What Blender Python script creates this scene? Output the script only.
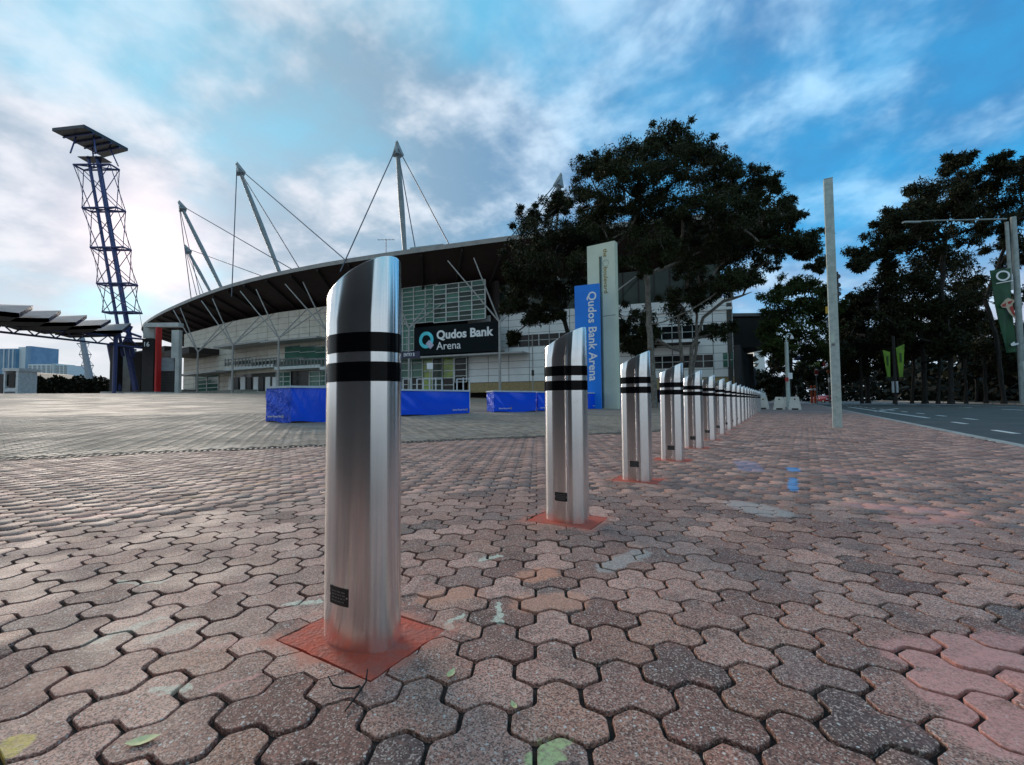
import bpy, bmesh, math, random
import numpy as np
from mathutils import Vector, Matrix

for o in list(bpy.data.objects):
    bpy.data.objects.remove(o)
scene = bpy.context.scene
COL = scene.collection
random.seed(11)
rng = np.random.default_rng(11)

# ------------------------------------------------------------------ camera
FPX, PITCH, ROLL, CAMH = 450.0, math.atan(18.8 / 450), 0.0088, 0.704
Fw = Vector((0, math.cos(PITCH), math.sin(PITCH)))
R0 = Vector((1, 0, 0))
U0 = Vector((0, -math.sin(PITCH), math.cos(PITCH)))
Up = U0 * math.cos(ROLL) + R0 * math.sin(ROLL)
Rt = R0 * math.cos(ROLL) - U0 * math.sin(ROLL)
CAM = Vector((0, 0, CAMH))
cam_data = bpy.data.cameras.new('camera')
cam_data.sensor_width = 36.0
cam_data.lens = FPX / 1024 * 36.0
cam_data.clip_start = 0.02
cam_data.clip_end = 6000
cam = bpy.data.objects.new('camera', cam_data)
COL.objects.link(cam)
m = Matrix((Rt, Up, -Fw)).transposed().to_4x4()
m.translation = CAM
cam.matrix_world = m
scene.camera = cam
scene.render.resolution_x, scene.render.resolution_y = 1024, 765

# ------------------------------------------------------------------ light and sky
SUN_AZ, SUN_EL = math.radians(-39.6), math.radians(16)
sun_dir = Vector((math.sin(SUN_AZ) * math.cos(SUN_EL), math.cos(SUN_AZ) * math.cos(SUN_EL), math.sin(SUN_EL)))
sl = bpy.data.lights.new('sun', 'SUN')
sl.energy = 1.4
sl.angle = math.radians(24)
sl.color = (1.0, 0.87, 0.74)
so = bpy.data.objects.new('sun', sl)
COL.objects.link(so)
so.rotation_euler = sun_dir.to_track_quat('Z', 'Y').to_euler()
scene.view_settings.view_transform = 'Standard'
scene.view_settings.look = 'None'
scene.view_settings.exposure = 0.85
scene.view_settings.gamma = 1.0


class NT:
    """small helper around a node tree"""
    def __init__(s, tree):
        s.t = tree
        tree.nodes.clear()

    def n(s, typ, **kw):
        nd = s.t.nodes.new(typ)
        for k, v in kw.items():
            if k.startswith('i_'):
                key = k[2:]
                key = int(key) if key.isdigit() else key.replace('__', ' ')
                s.put(nd.inputs[key], v)
            else:
                setattr(nd, k, v)
        return nd

    def put(s, sock, v):
        if isinstance(v, bpy.types.Node):
            v = v.outputs[0]
        if isinstance(v, bpy.types.NodeSocket):
            s.t.links.new(v, sock)
        else:
            if isinstance(v, (tuple, list)) and len(v) == 3 and sock.type == 'RGBA':
                v = (*v, 1)
            sock.default_value = v

    def math(s, op, a, b=0.0, c=0.0, clamp=False):
        nd = s.t.nodes.new('ShaderNodeMath')
        nd.operation = op
        nd.use_clamp = clamp
        s.put(nd.inputs[0], a)
        s.put(nd.inputs[1], b)
        s.put(nd.inputs[2], c)
        return nd.outputs[0]

    def vmath(s, op, a, b=(0, 0, 0), out=0):
        nd = s.t.nodes.new('ShaderNodeVectorMath')
        nd.operation = op
        s.put(nd.inputs[0], a)
        s.put(nd.inputs[1], b)
        return nd.outputs[out]

    def mix(s, f, a, b, mode='MIX'):
        nd = s.t.nodes.new('ShaderNodeMix')
        nd.data_type = 'RGBA'
        nd.blend_type = mode
        nd.clamp_factor = True
        s.put(nd.inputs[0], f)
        s.put(nd.inputs[6], a)
        s.put(nd.inputs[7], b)
        return nd.outputs[2]

    def ramp(s, f, lo, hi, a=0.0, b=1.0):
        nd = s.t.nodes.new('ShaderNodeMapRange')
        nd.interpolation_type = 'SMOOTHSTEP'
        s.put(nd.inputs[0], f)
        for k, v in enumerate((lo, hi, a, b)):
            s.put(nd.inputs[k + 1], v)
        return nd.outputs[0]

    def noise(s, vec, scale, detail=4.0, rough=0.55, dist=0.0, out=0):
        nd = s.t.nodes.new('ShaderNodeTexNoise')
        s.put(nd.inputs['Vector'], vec)
        nd.inputs['Scale'].default_value = scale
        nd.inputs['Detail'].default_value = detail
        nd.inputs['Roughness'].default_value = rough
        nd.inputs['Distortion'].default_value = dist
        return nd.outputs[out]


def build_world():
    w = bpy.data.worlds.new('World')
    scene.world = w
    w.use_nodes = True
    t = NT(w.node_tree)
    d = t.n('ShaderNodeTexCoord').outputs['Generated']
    sky = t.n('ShaderNodeTexSky', sky_type='NISHITA', sun_disc=False, sun_elevation=SUN_EL,
              sun_rotation=SUN_AZ, air_density=1.0, dust_density=0.6, ozone_density=3.0)
    blue = t.mix(1.0, sky.outputs[0], SKY['tint'], 'MULTIPLY')
    sep = t.n('ShaderNodeSeparateXYZ', i_0=d)
    zz = t.math('ADD', t.math('MAXIMUM', sep.outputs[2], 0.0), 0.30)
    inv = t.math('DIVIDE', 1.0, zz)
    comb = t.n('ShaderNodeCombineXYZ', i_0=t.math('MULTIPLY', sep.outputs[0], inv),
               i_1=t.math('MULTIPLY', sep.outputs[1], inv), i_2=0.0)
    uv = t.n('ShaderNodeMapping', i_Vector=comb, i_Rotation=(0, 0, 0.55), i_Scale=(1.0, 1.0, 1.0), i_Location=SKY['loc'])
    big = t.noise(uv.outputs[0], 1.35, 5.0, 0.52, 0.25)
    fine = t.noise(uv.outputs[0], 3.2, 5.0, 0.54, 0.25)
    side = t.vmath('DOT_PRODUCT', d, (0.80, 0.52, 0.30), out=1)      # clearer towards the right
    side01 = t.ramp(side, 0.30, 1.0)
    lowz = t.ramp(sep.outputs[2], 0.62, 0.12)                        # cloud banks thicken towards the horizon
    dens = t.math('ADD', t.math('ADD', t.math('MULTIPLY', big, 0.95), t.math('MULTIPLY', fine, 0.38)),
                  t.math('SUBTRACT', t.math('MULTIPLY', lowz, 0.16), t.math('MULTIPLY', side01, 0.13)))
    cov = t.ramp(dens, 0.42, 0.80, 0.10, 0.95)
    haze = t.ramp(sep.outputs[2], 0.34, 0.04)
    cov = t.math('MAXIMUM', cov, t.math('MULTIPLY', haze, 0.85))
    shade = t.ramp(t.math('ADD', t.math('MULTIPLY', fine, 0.75), t.math('MULTIPLY', t.noise(uv.outputs[0], 6.5, 4.0, 0.6), 0.30)), 0.45, 0.68)
    sunang = t.vmath('DOT_PRODUCT', d, tuple(sun_dir), out=1)
    glow = t.math('POWER', t.math('MAXIMUM', sunang, 0.0), 14.0)
    core = t.math('POWER', t.math('MAXIMUM', sunang, 0.0), 300.0)
    dark = t.mix(side01, SKY['dark_l'], SKY['dark_r'])
    lit = t.mix(side01, SKY['lit_l'], SKY['lit_r'])
    c = t.mix(shade, dark, lit)
    c = t.mix(t.math('MULTIPLY', haze, 0.7), c, SKY['haze'])
    c = t.mix(t.math('MULTIPLY', glow, 0.30), c, SKY['glow'])
    c = t.mix(t.math('MULTIPLY', core, 0.9), c, SKY['core'])
    veil = t.mix(side01, SKY['veil_l'], SKY['veil_r'])
    blue = t.mix(0.8, blue, veil)
    fin = t.mix(cov, blue, c)
    bg = t.n('ShaderNodeBackground', i_Color=fin, i_Strength=0.1)
    t.n('ShaderNodeOutputWorld', i_Surface=bg)


SKY = dict(tint=(0.7, 1.2, 1.3), loc=(11.3, 2.4, 0.0), veil_l=(1.1, 3.7, 4.9), veil_r=(0.22, 2.8, 5.4),
           dark_l=(1.5, 2.4, 3.2), dark_r=(0.35, 1.2, 2.8), lit_l=(4.9, 5.1, 5.5), lit_r=(3.0, 4.7, 6.2),
           haze=(4.9, 4.9, 5.1), glow=(5.9, 5.0, 5.2), core=(8.2, 6.8, 6.9))
build_world()


def ray(px, py):
    return Fw * FPX + Rt * (px - 512) + Up * (382.5 - py)


def P(px, py, Y):
    """world point seen at a pixel, standing Y metres in front of the camera"""
    d = ray(px, py)
    return CAM + d * (Y / d.y)


def G(px, py, z=0.0):
    """world point on the level z seen at a pixel"""
    d = ray(px, py)
    return CAM + d * ((z - CAMH) / d.z)


def project(q):
    v = Vector(q) - CAM
    w = v.dot(Fw)
    return 512 + FPX * v.dot(Rt) / w, 382.5 - FPX * v.dot(Up) / w


# ------------------------------------------------------------------ objects
ORIGIN = {}


def tag(o, label=None, cat=None, group=None, kind=None):
    if label: o['label'] = label
    if cat: o['category'] = cat
    if group: o['group'] = group
    if kind: o['kind'] = kind
    return o


def thing(name, loc, label, cat, group=None):
    o = bpy.data.objects.new(name, None)
    o.empty_display_size = 0.3
    COL.objects.link(o)
    o.location = loc
    ORIGIN[o] = Vector(loc)
    return tag(o, label, cat, group)


def link(name, me, parent=None, origin=None):
    o = bpy.data.objects.new(name, me)
    COL.objects.link(o)
    if parent is not None:
        o.parent = parent
        ORIGIN[o] = ORIGIN.get(parent, Vector((0, 0, 0)))
    else:
        o.location = origin or (0, 0, 0)
        ORIGIN[o] = Vector(origin or (0, 0, 0))
    return o


class MB:
    """collects world-space faces; build() links them as one mesh object"""
    def __init__(s):
        s.v, s.f, s.sm = [], [], False

    def add(s, vs, fs):
        n = len(s.v)
        s.v += [Vector(q) for q in vs]
        s.f += [tuple(i + n for i in f) for f in fs]
        return s

    def box(s, c, size, ax=None):
        """box at centre c; ax = (x axis, y axis, z axis) or a yaw angle"""
        if ax is None: ax = 0.0
        if not isinstance(ax, (tuple, list)):
            ax = (Vector((math.cos(ax), math.sin(ax), 0)), Vector((-math.sin(ax), math.cos(ax), 0)), Vector((0, 0, 1)))
        X, Y, Z = [Vector(a).normalized() * (d / 2) for a, d in zip(ax, size)]
        c = Vector(c)
        vs = [c + X * i + Y * j + Z * k for k in (-1, 1) for j in (-1, 1) for i in (-1, 1)]
        return s.add(vs, [(0, 2, 3, 1), (4, 5, 7, 6), (0, 1, 5, 4), (2, 6, 7, 3), (0, 4, 6, 2), (1, 3, 7, 5)])

    def beam(s, a, b, w, h=None, up=(0, 0, 1)):
        """rectangular bar from a to b"""
        a, b = Vector(a), Vector(b)
        d = (b - a)
        L = d.length
        d.normalize()
        u = Vector(up)
        x = d.cross(u)
        if x.length < 1e-4: x = d.cross(Vector((0, 1, 0)))
        x.normalize()
        z = x.cross(d)
        return s.box((a + b) / 2, (w, L, h or w), (x, d, z))

    def tube(s, pts, r, n=8, cap=True):
        pts = [Vector(q) for q in pts]
        rs = r if isinstance(r, (list, tuple)) else [r] * len(pts)
        base = len(s.v)
        prev = None
        for i, q in enumerate(pts):
            d = (pts[min(i + 1, len(pts) - 1)] - pts[max(i - 1, 0)]).normalized()
            if prev is None:
                x = d.cross(Vector((0, 0, 1)))
                if x.length < 1e-3: x = d.cross(Vector((0, 1, 0)))
            else:
                x = prev - d * prev.dot(d)
            x.normalize()
            prev = x
            y = d.cross(x)
            for k in range(n):
                a = 2 * math.pi * k / n
                s.v.append(q + (x * math.cos(a) + y * math.sin(a)) * rs[i])
        for i in range(len(pts) - 1):
            for k in range(n):
                a, b = base + i * n + k, base + i * n + (k + 1) % n
                s.f.append((a, b, b + n, a + n))
        if cap:
            s.f.append(tuple(base + k for k in reversed(range(n))))
            s.f.append(tuple(base + (len(pts) - 1) * n + k for k in range(n)))
        return s

    def prism(s, poly, z0, z1):
        """vertical prism over a 2D polygon (counter-clockwise)"""
        n = len(poly)
        vs = [(p[0], p[1], z0) for p in poly] + [(p[0], p[1], z1) for p in poly]
        fs = [tuple(range(n, 2 * n)), tuple(reversed(range(n)))]
        fs += [(i, (i + 1) % n, (i + 1) % n + n, i + n) for i in range(n)]
        return s.add(vs, fs)

    def lathe(s, c, prof, n=24):
        c = Vector(c)
        base = len(s.v)
        for r, z in prof:
            for k in range(n):
                a = 2 * math.pi * k / n
                s.v.append(c + Vector((r * math.cos(a), r * math.sin(a), z)))
        for i in range(len(prof) - 1):
            for k in range(n):
                a, b = base + i * n + k, base + i * n + (k + 1) % n
                s.f.append((a, b, b + n, a + n))
        s.f.append(tuple(base + k for k in reversed(range(n))))
        s.f.append(tuple(base + (len(prof) - 1) * n + k for k in range(n)))
        return s

    def mesh(s, name, mat, org=Vector((0, 0, 0)), smooth=False, bevel=0):
        me = bpy.data.meshes.new(name)
        me.from_pydata([tuple(q - org) for q in s.v], [], s.f)
        if bevel:
            bm = bmesh.new()
            bm.from_mesh(me)
            bmesh.ops.bevel(bm, geom=bm.edges[:], offset=bevel, segments=2, affect='EDGES', profile=0.6)
            bm.to_mesh(me)
            bm.free()
        me.materials.append(mat)
        if smooth:
            me.polygons.foreach_set('use_smooth', [True] * len(me.polygons))
            me.set_sharp_from_angle(angle=math.radians(40))
        me.update()
        return me

    def build(s, name, mat, parent=None, smooth=False, bevel=0, kind=None, origin=None):
        org = ORIGIN[parent] if parent is not None else Vector(origin or (0, 0, 0))
        o = link(name, s.mesh(name, mat, org, smooth, bevel), parent, origin)
        if kind: o['kind'] = kind
        return o


def copy_tree(o, loc=None, parent=None):
    c = o.copy()
    COL.objects.link(c)
    c.parent = parent
    if loc is not None: c.location = loc
    for ch in list(o.children):
        copy_tree(ch, None, c)
    return c


def text_part(name, body, mat, parent, origin, xdir, ydir, height, depth=0.01, bold=0.0, align='LEFT', width=None):
    """raised lettering as a mesh part; xdir = reading direction, ydir = up of the letters"""
    cu = bpy.data.curves.new(name, 'FONT')
    cu.body = body
    cu.size = 1.0
    cu.extrude = 0.5
    cu.offset = bold
    cu.resolution_u = 3
    cu.align_x = align
    tmp = bpy.data.objects.new('tmp_text', cu)
    COL.objects.link(tmp)
    bpy.context.view_layer.update()
    me = bpy.data.meshes.new_from_object(tmp.evaluated_get(bpy.context.evaluated_depsgraph_get()))
    bpy.data.objects.remove(tmp)
    X, Y = Vector(xdir).normalized(), Vector(ydir).normalized()
    Z = X.cross(Y)
    vs = [q.co.copy() for q in me.vertices]
    sx = height / 0.69
    sy = sx
    if width:
        w = max(q.x for q in vs) - min(q.x for q in vs)
        sx = width / w
    org = ORIGIN[parent] if parent is not None else Vector((0, 0, 0))
    for q, c in zip(me.vertices, vs):
        q.co = Vector(origin) + X * (c.x * sx) + Y * (c.y * sy) + Z * (c.z * depth) - org
    me.materials.clear()
    me.materials.append(mat)
    me.name = name
    return link(name, me, parent)


# ------------------------------------------------------------------ materials
MATS = {}


def pos(t):
    return t.n('ShaderNodeNewGeometry').outputs['Position']


def mat(name, c, rough=0.6, metal=0.0, c2=None, scale=3.0, bump=0.0, bscale=None, spec=0.5, detail=5.0, coat=0.0):
    """plain procedural material: two tones mixed by noise, optional fine relief"""
    if name in MATS: return MATS[name]
    ma = bpy.data.materials.new(name)
    ma.use_nodes = True
    t = NT(ma.node_tree)
    p = pos(t)
    b = t.n('ShaderNodeBsdfPrincipled')
    c2 = c2 or tuple(x * 0.78 for x in c)
    f = t.ramp(t.noise(p, scale, detail, 0.6), 0.35, 0.65)
    col = t.mix(f, c, c2)
    t.put(b.inputs['Base Color'], col)
    rr = t.math('ADD', t.math('MULTIPLY', t.noise(p, scale * 3, 3.0), 0.2), rough - 0.1, clamp=True)
    t.put(b.inputs['Roughness'], rr)
    b.inputs['Metallic'].default_value = metal
    b.inputs['Specular IOR Level'].default_value = spec
    b.inputs['Coat Weight'].default_value = coat
    if bump:
        bn = t.n('ShaderNodeBump', i_Strength=bump, i_Distance=0.02, i_Height=t.noise(p, bscale or scale * 8, 4.0))
        t.put(b.inputs['Normal'], bn)
    t.n('ShaderNodeOutputMaterial', i_Surface=b)
    MATS[name] = ma
    return ma
# ------------------------------------------------------------------ layout of the ground
B1 = Vector((-0.462, 1.397, 0))                 # first bollard
STEP = Vector((0.7840, 1.3170, 0))              # to the next one
ROWD = STEP.normalized()
ROWN = Vector((-ROWD.y, ROWD.x, 0))             # to the left of the row
KERBP = Vector((7.324, 6.479, 0))
KERBD = Vector((0.522, 0.853, 0)).normalized()
KERBN = Vector((KERBD.y, -KERBD.x, 0))          # to the right, over the road
DRP = Vector((-3.155, 7.408, 0))
DRD = Vector((0.9220, 0.3870, 0)).normalized()
DRN = Vector((-DRD.y, DRD.x, 0))                # away from the camera
NB = 20


def row_left(x, y): return (x - B1.x) * ROWN.x + (y - B1.y) * ROWN.y


def row_along(x, y): return (x - B1.x) * ROWD.x + (y - B1.y) * ROWD.y


def kerb_right(x, y): return (x - KERBP.x) * KERBN.x + (y - KERBP.y) * KERBN.y


def drain_far(x, y): return (x - DRP.x) * DRN.x + (y - DRP.y) * DRN.y


def hz(x, y):
    """height of the plaza, which rises gently towards the arena"""
    d = np.minimum(drain_far(x, y), row_left(x, y) - 1.3)
    return np.clip(d * 0.036, 0.0, 2.0)


def paver_nodes(t, rnd, base_lo, base_hi):
    """speckled concrete paver; rnd = random value per paver"""
    p = pos(t)
    # tone of each paver
    c = t.mix(rnd, base_lo, base_hi)
    r2 = t.math('FRACT', t.math('MULTIPLY', rnd, 37.7))
    c = t.mix(t.math('MULTIPLY', t.ramp(r2, 0.80, 0.98), 0.7), c, (0.58, 0.28, 0.19))
    c = t.mix(t.math('MULTIPLY', t.ramp(r2, 0.22, 0.05), 0.65), c, (0.13, 0.10, 0.095))
    # weathering in large soft patches
    blot = t.noise(p, 1.7, 5.0, 0.6)
    c = t.mix(t.math('MULTIPLY', t.ramp(blot, 0.50, 0.70), 0.35), c, (0.46, 0.34, 0.29))
    grime = t.noise(p, 4.5, 6.0, 0.65)
    c = t.mix(t.math('MULTIPLY', t.ramp(grime, 0.48, 0.66), 0.50), c, (0.10, 0.070, 0.062))
    mot = t.noise(p, 34.0, 4.0, 0.62)
    c = t.mix(t.math('MULTIPLY', t.ramp(mot, 0.52, 0.70), 0.45), c, (0.13, 0.070, 0.055))
    c = t.mix(t.math('MULTIPLY', t.ramp(t.noise(p, 11.0, 4.0, 0.6), 0.53, 0.68), 0.5), c, (0.56, 0.22, 0.16))
    # exposed aggregate: pale and dark grains
    v1 = t.n('ShaderNodeTexVoronoi', i_Vector=p, i_Scale=290.0)
    v2 = t.n('ShaderNodeTexVoronoi', i_Vector=p, i_Scale=120.0)
    s1 = t.n('ShaderNodeSeparateColor', i_0=v1.outputs['Color'])
    s2 = t.n('ShaderNodeSeparateColor', i_0=v2.outputs['Color'])
    c = t.mix(t.math('MULTIPLY', t.ramp(s1.outputs[0], 0.30, 0.85), 0.78), c, (0.075, 0.042, 0.036))
    c = t.mix(t.math('MULTIPLY', t.ramp(s1.outputs[1], 0.74, 0.98), 0.75), c, (0.74, 0.55, 0.46))
    big = t.math('MULTIPLY', t.ramp(s2.outputs[0], 0.955, 0.98), t.ramp(v2.outputs['Distance'], 0.55, 0.25))
    c = t.mix(t.math('MULTIPLY', big, 0.85), c, (0.72, 0.68, 0.63))
    v3 = t.n('ShaderNodeTexVoronoi', i_Vector=p, i_Scale=6.5)                # trodden gum
    s3 = t.n('ShaderNodeSeparateColor', i_0=v3.outputs['Color'])
    c = t.mix(t.math('MULTIPLY', t.math('MULTIPLY', t.ramp(v3.outputs['Distance'], 0.10, 0.07), t.ramp(s3.outputs[0], 0.68, 0.7)), 0.7), c, (0.075, 0.055, 0.05))
    return p, c, s1.outputs[2]


def stroke(t, pw, a, b, r, soft=0.22):
    """mask of a brushed line from a to b on the ground"""
    a, b = Vector(a), Vector(b)
    ab = b - a
    L2 = max(ab.length_squared, 1e-6)
    rel = t.vmath('SUBTRACT', pw, (a.x, a.y, 0))
    h = t.math('DIVIDE', t.vmath('DOT_PRODUCT', rel, (ab.x, ab.y, 0), out=1), L2, clamp=True)
    sc = t.n('ShaderNodeVectorMath', operation='SCALE', i_0=(ab.x, ab.y, 0))
    t.put(sc.inputs['Scale'], h)
    d = t.vmath('LENGTH', t.vmath('SUBTRACT', rel, sc.outputs[0]), out=1)
    return t.ramp(d, r * (1 + soft), r * (1 - soft))


def g2(px, py): return tuple(G(px, py))[:2] + (0.0,)


PINK, ORANGE, CHALK, BLUEP = (0.80, 0.36, 0.31), (0.80, 0.40, 0.18), (0.82, 0.84, 0.66), (0.10, 0.42, 0.85)
MARKS = [  # paint and chalk on the paving: from, to, half width, colour, strength
    ((945, 690), (1015, 668), 0.075, PINK, .80), ((905, 652), (1010, 645), 0.07, PINK, .75), ((985, 735), (1060, 730), 0.07, PINK, .8),
    ((860, 505), (950, 512), 0.10, PINK, .8), ((900, 520), (960, 520), 0.09, PINK, .7), ((835, 471), (885, 474), 0.16, PINK, .55),
    ((745, 505), (770, 512), 0.13, (0.55, 0.48, 0.45), .7),
    ((60, 519), (150, 511), 0.035, PINK, .75), ((180, 500), (330, 468), 0.03, ORANGE, .5), ((232, 474), (262, 470), 0.12, ORANGE, .4),
    ((290, 478), (325, 474), 0.11, PINK, .6),
    ((478, 560), (500, 556), 0.014, CHALK, .75), ((440, 632), (462, 615), 0.013, CHALK, .8), ((497, 602), (499, 620), 0.014, CHALK, .8),
    ((606, 568), (640, 553), 0.05, (0.55, 0.52, 0.48), .6), ((285, 605), (318, 601), 0.014, CHALK, .75),
    ((150, 640), (190, 625), 0.02, CHALK, .35), ((155, 690), (190, 688), 0.014, CHALK, .6), ((95, 640), (160, 618), 0.02, CHALK, .4), ((120, 582), (160, 582), 0.012, CHALK, .45),
    ((537, 765), (556, 745), 0.026, (0.60, 0.66, 0.30), .9), ((5, 752), (16, 744), 0.03, (0.70, 0.50, 0.08), .85),
    ((793, 468), (794, 471), 0.055, BLUEP, .85), ((793, 478), (793, 490), 0.032, BLUEP, .8), ((745, 462), (752, 470), 0.12, (0.38, 0.34, 0.52), .55),
    ((530, 577), (545, 573), 0.06, (0.85, 0.36, 0.22), .75), ((530, 603), (570, 600), 0.07, (0.80, 0.36, 0.23), .65), ((430, 598), (470, 592), 0.05, (0.75, 0.33, 0.2), .55),
    ((30, 690), (80, 682), 0.05, (0.55, 0.27, 0.2), .5), ((205, 645), (250, 640), 0.012, PINK, .5), ((215, 688), (262, 676), 0.010, PINK, .75),
]


def paver_material(name, mode, marks):
    ma = bpy.data.materials.new(name)
    ma.use_nodes = True
    t = NT(ma.node_tree)
    if mode == 'object':
        rnd = t.n('ShaderNodeObjectInfo').outputs['Random']
    else:
        rnd = t.n('ShaderNodeNewGeometry').outputs['Random Per Island']
    p, c, h = paver_nodes(t, rnd, (0.28, 0.120, 0.090), (0.86, 0.455, 0.350))
    if marks:
        flat = t.vmath('MULTIPLY', p, (1, 1, 0))
        wob = t.vmath('SCALE', t.vmath('SUBTRACT', t.noise(flat, 22.0, 3.0, out=1), (0.5, 0.5, 0.5)))
        wob.node.inputs['Scale'].default_value = 0.09
        fw = t.vmath('MULTIPLY', t.vmath('ADD', flat, wob), (1, 1, 0))
        wear = t.ramp(t.noise(p, 90.0, 4.0, 0.7), 0.40, 0.58)
        for a, b, r, col, st in MARKS:
            ms = stroke(t, fw, g2(*a), g2(*b), r)
            c = t.mix(t.math('MULTIPLY', t.math('MULTIPLY', ms, st), t.math('ADD', t.math('MULTIPLY', wear, 0.5), 0.5)), c, col)
        # red oxide paint slopped round each footing of the row
        rel = t.vmath('SUBTRACT', fw, tuple(B1))
        along = t.vmath('DOT_PRODUCT', rel, tuple(ROWD), out=1)
        across = t.math('ABSOLUTE', t.vmath('DOT_PRODUCT', rel, tuple(ROWN), out=1))
        wr = t.math('ABSOLUTE', t.math('WRAP', along, STEP.length / 2, -STEP.length / 2))
        dd = t.math('MAXIMUM', t.math('SUBTRACT', across, 0.196), t.math('SUBTRACT', wr, 0.145))
        ms = t.math('MULTIPLY', t.ramp(dd, 0.075, 0.0), t.ramp(t.noise(p, 9.0, 3.0), 0.38, 0.60))
        c = t.mix(t.math('MULTIPLY', ms, 0.85), c, (0.72, 0.25, 0.17))
    b = t.n('ShaderNodeBsdfPrincipled')
    t.put(b.inputs['Base Color'], c)
    t.put(b.inputs['Roughness'], t.ramp(t.noise(p, 3.0, 3.0), 0.3, 0.7, 0.56, 0.78))
    b.inputs['Specular IOR Level'].default_value = 0.30
    ht = t.math('ADD', t.math('MULTIPLY', h, 0.5), t.noise(p, 60.0, 4.0))
    t.put(b.inputs['Normal'], t.n('ShaderNodeBump', i_Strength=0.55, i_Distance=0.003, i_Height=ht))
    t.n('ShaderNodeOutputMaterial', i_Surface=b)
    return ma


M_joint = mat('joint_sand', (0.018, 0.012, 0.010), 0.95, c2=(0.045, 0.028, 0.022), scale=40, bump=0.4)


def mesh_np(name, verts, faces_flat, loop_tot, ma):
    me = bpy.data.meshes.new(name)
    me.vertices.add(len(verts))
    me.vertices.foreach_set('co', np.asarray(verts, np.float32).ravel())
    me.loops.add(len(faces_flat))
    me.loops.foreach_set('vertex_index', np.asarray(faces_flat, np.int32))
    me.polygons.add(len(loop_tot))
    lt = np.asarray(loop_tot, np.int32)
    me.polygons.foreach_set('loop_start', np.concatenate([[0], np.cumsum(lt)[:-1]]).astype(np.int32))
    me.polygons.foreach_set('loop_total', lt)
    me.update(calc_edges=True)
    me.validate()
    me.materials.append(ma)
    return me


def replicate(name, tv, tf, mats4, ma):
    """many copies of a small template mesh joined into one mesh; mats4 = list of (3x3, offset)"""
    tv = np.asarray(tv, float)
    R = np.array([q[0] for q in mats4])
    T = np.array([q[1] for q in mats4])
    V = (np.einsum('nij,vj->nvi', R, tv) + T[:, None, :]).reshape(-1, 3)
    flat = np.array([i for f in tf for i in f])
    tot = np.array([len(f) for f in tf])
    F = (flat[None, :] + (np.arange(len(mats4)) * len(tv))[:, None]).ravel()
    return mesh_np(name, V, F, np.tile(tot, len(mats4)), ma)


# ------------------------------------------------------------------ the setting: sheets
M_ground = mat('far_ground', (0.10, 0.095, 0.085), 0.9, c2=(0.06, 0.065, 0.045), scale=0.2)
g = MB().add([(-3000, -3000, -.35), (3000, -3000, -.35), (3000, 3000, -.35), (-3000, 3000, -.35)], [(0, 1, 2, 3)]).build('ground', M_ground)
g['kind'] = 'structure'


def strip(p0, d, n, u0, u1, v0, v1, z0, z1):
    """prism along d from u0 to u1, across n from v0 to v1"""
    q = [p0 + d * u + n * v for u, v in ((u0, v0), (u1, v0), (u1, v1), (u0, v1))]
    a = sum((q[i].x * q[(i + 1) % 4].y - q[(i + 1) % 4].x * q[i].y) for i in range(4))
    if a < 0: q.reverse()
    return MB().prism([(w.x, w.y) for w in q], z0, z1)


def far_paving_material(name, lo, hi, sx, sy, ang):
    """paving too far away to tell the pieces apart"""
    ma = bpy.data.materials.new(name)
    ma.use_nodes = True
    t = NT(ma.node_tree)
    p = pos(t)
    mp = t.n('ShaderNodeMapping', i_Vector=p, i_Rotation=(0, 0, ang))
    br = t.n('ShaderNodeTexBrick', i_Vector=mp.outputs[0], i_Scale=1.0)
    br.inputs['Brick Width'].default_value = sx
    br.inputs['Row Height'].default_value = sy
    br.inputs['Mortar Size'].default_value = 0.006
    br.inputs['Color1'].default_value = (*lo, 1)
    br.inputs['Color2'].default_value = (*hi, 1)
    br.inputs['Mortar'].default_value = (0.05, 0.04, 0.035, 1)
    c = br.outputs[0]
    c = t.mix(t.math('MULTIPLY', t.ramp(t.noise(p, 0.35, 5.0), 0.42, 0.66), 0.6), c, tuple(x * 0.62 for x in lo))
    c = t.mix(t.math('MULTIPLY', t.ramp(t.noise(p, 0.9, 6.0), 0.52, 0.70), 0.5), c, tuple(min(1, x * 1.35) for x in hi))
    b = t.n('ShaderNodeBsdfPrincipled')
    t.put(b.inputs['Base Color'], c)
    t.put(b.inputs['Roughness'], t.ramp(t.noise(p, 0.6, 4.0), 0.3, 0.7, 0.6, 0.8))
    t.put(b.inputs['Normal'], t.n('ShaderNodeBump', i_Strength=0.4, i_Distance=0.004, i_Height=t.noise(p, 30.0, 3.0)))
    t.n('ShaderNodeOutputMaterial', i_Surface=b)
    return ma


M_farpath = far_paving_material('far_footpath', (0.23, 0.145, 0.125), (0.34, 0.225, 0.195), 0.22, 0.19, -math.radians(3))
M_plaza = far_paving_material('far_plaza', (0.27, 0.185, 0.135), (0.40, 0.285, 0.21), 0.2, 0.1, 0.35)

# footpath: a bed of jointing sand near by; farther off the paving is one surface
TMAX = 25.0
bed = strip(B1, ROWD, ROWN, -16, TMAX, 26, -8.2, -0.30, -0.012)
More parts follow.
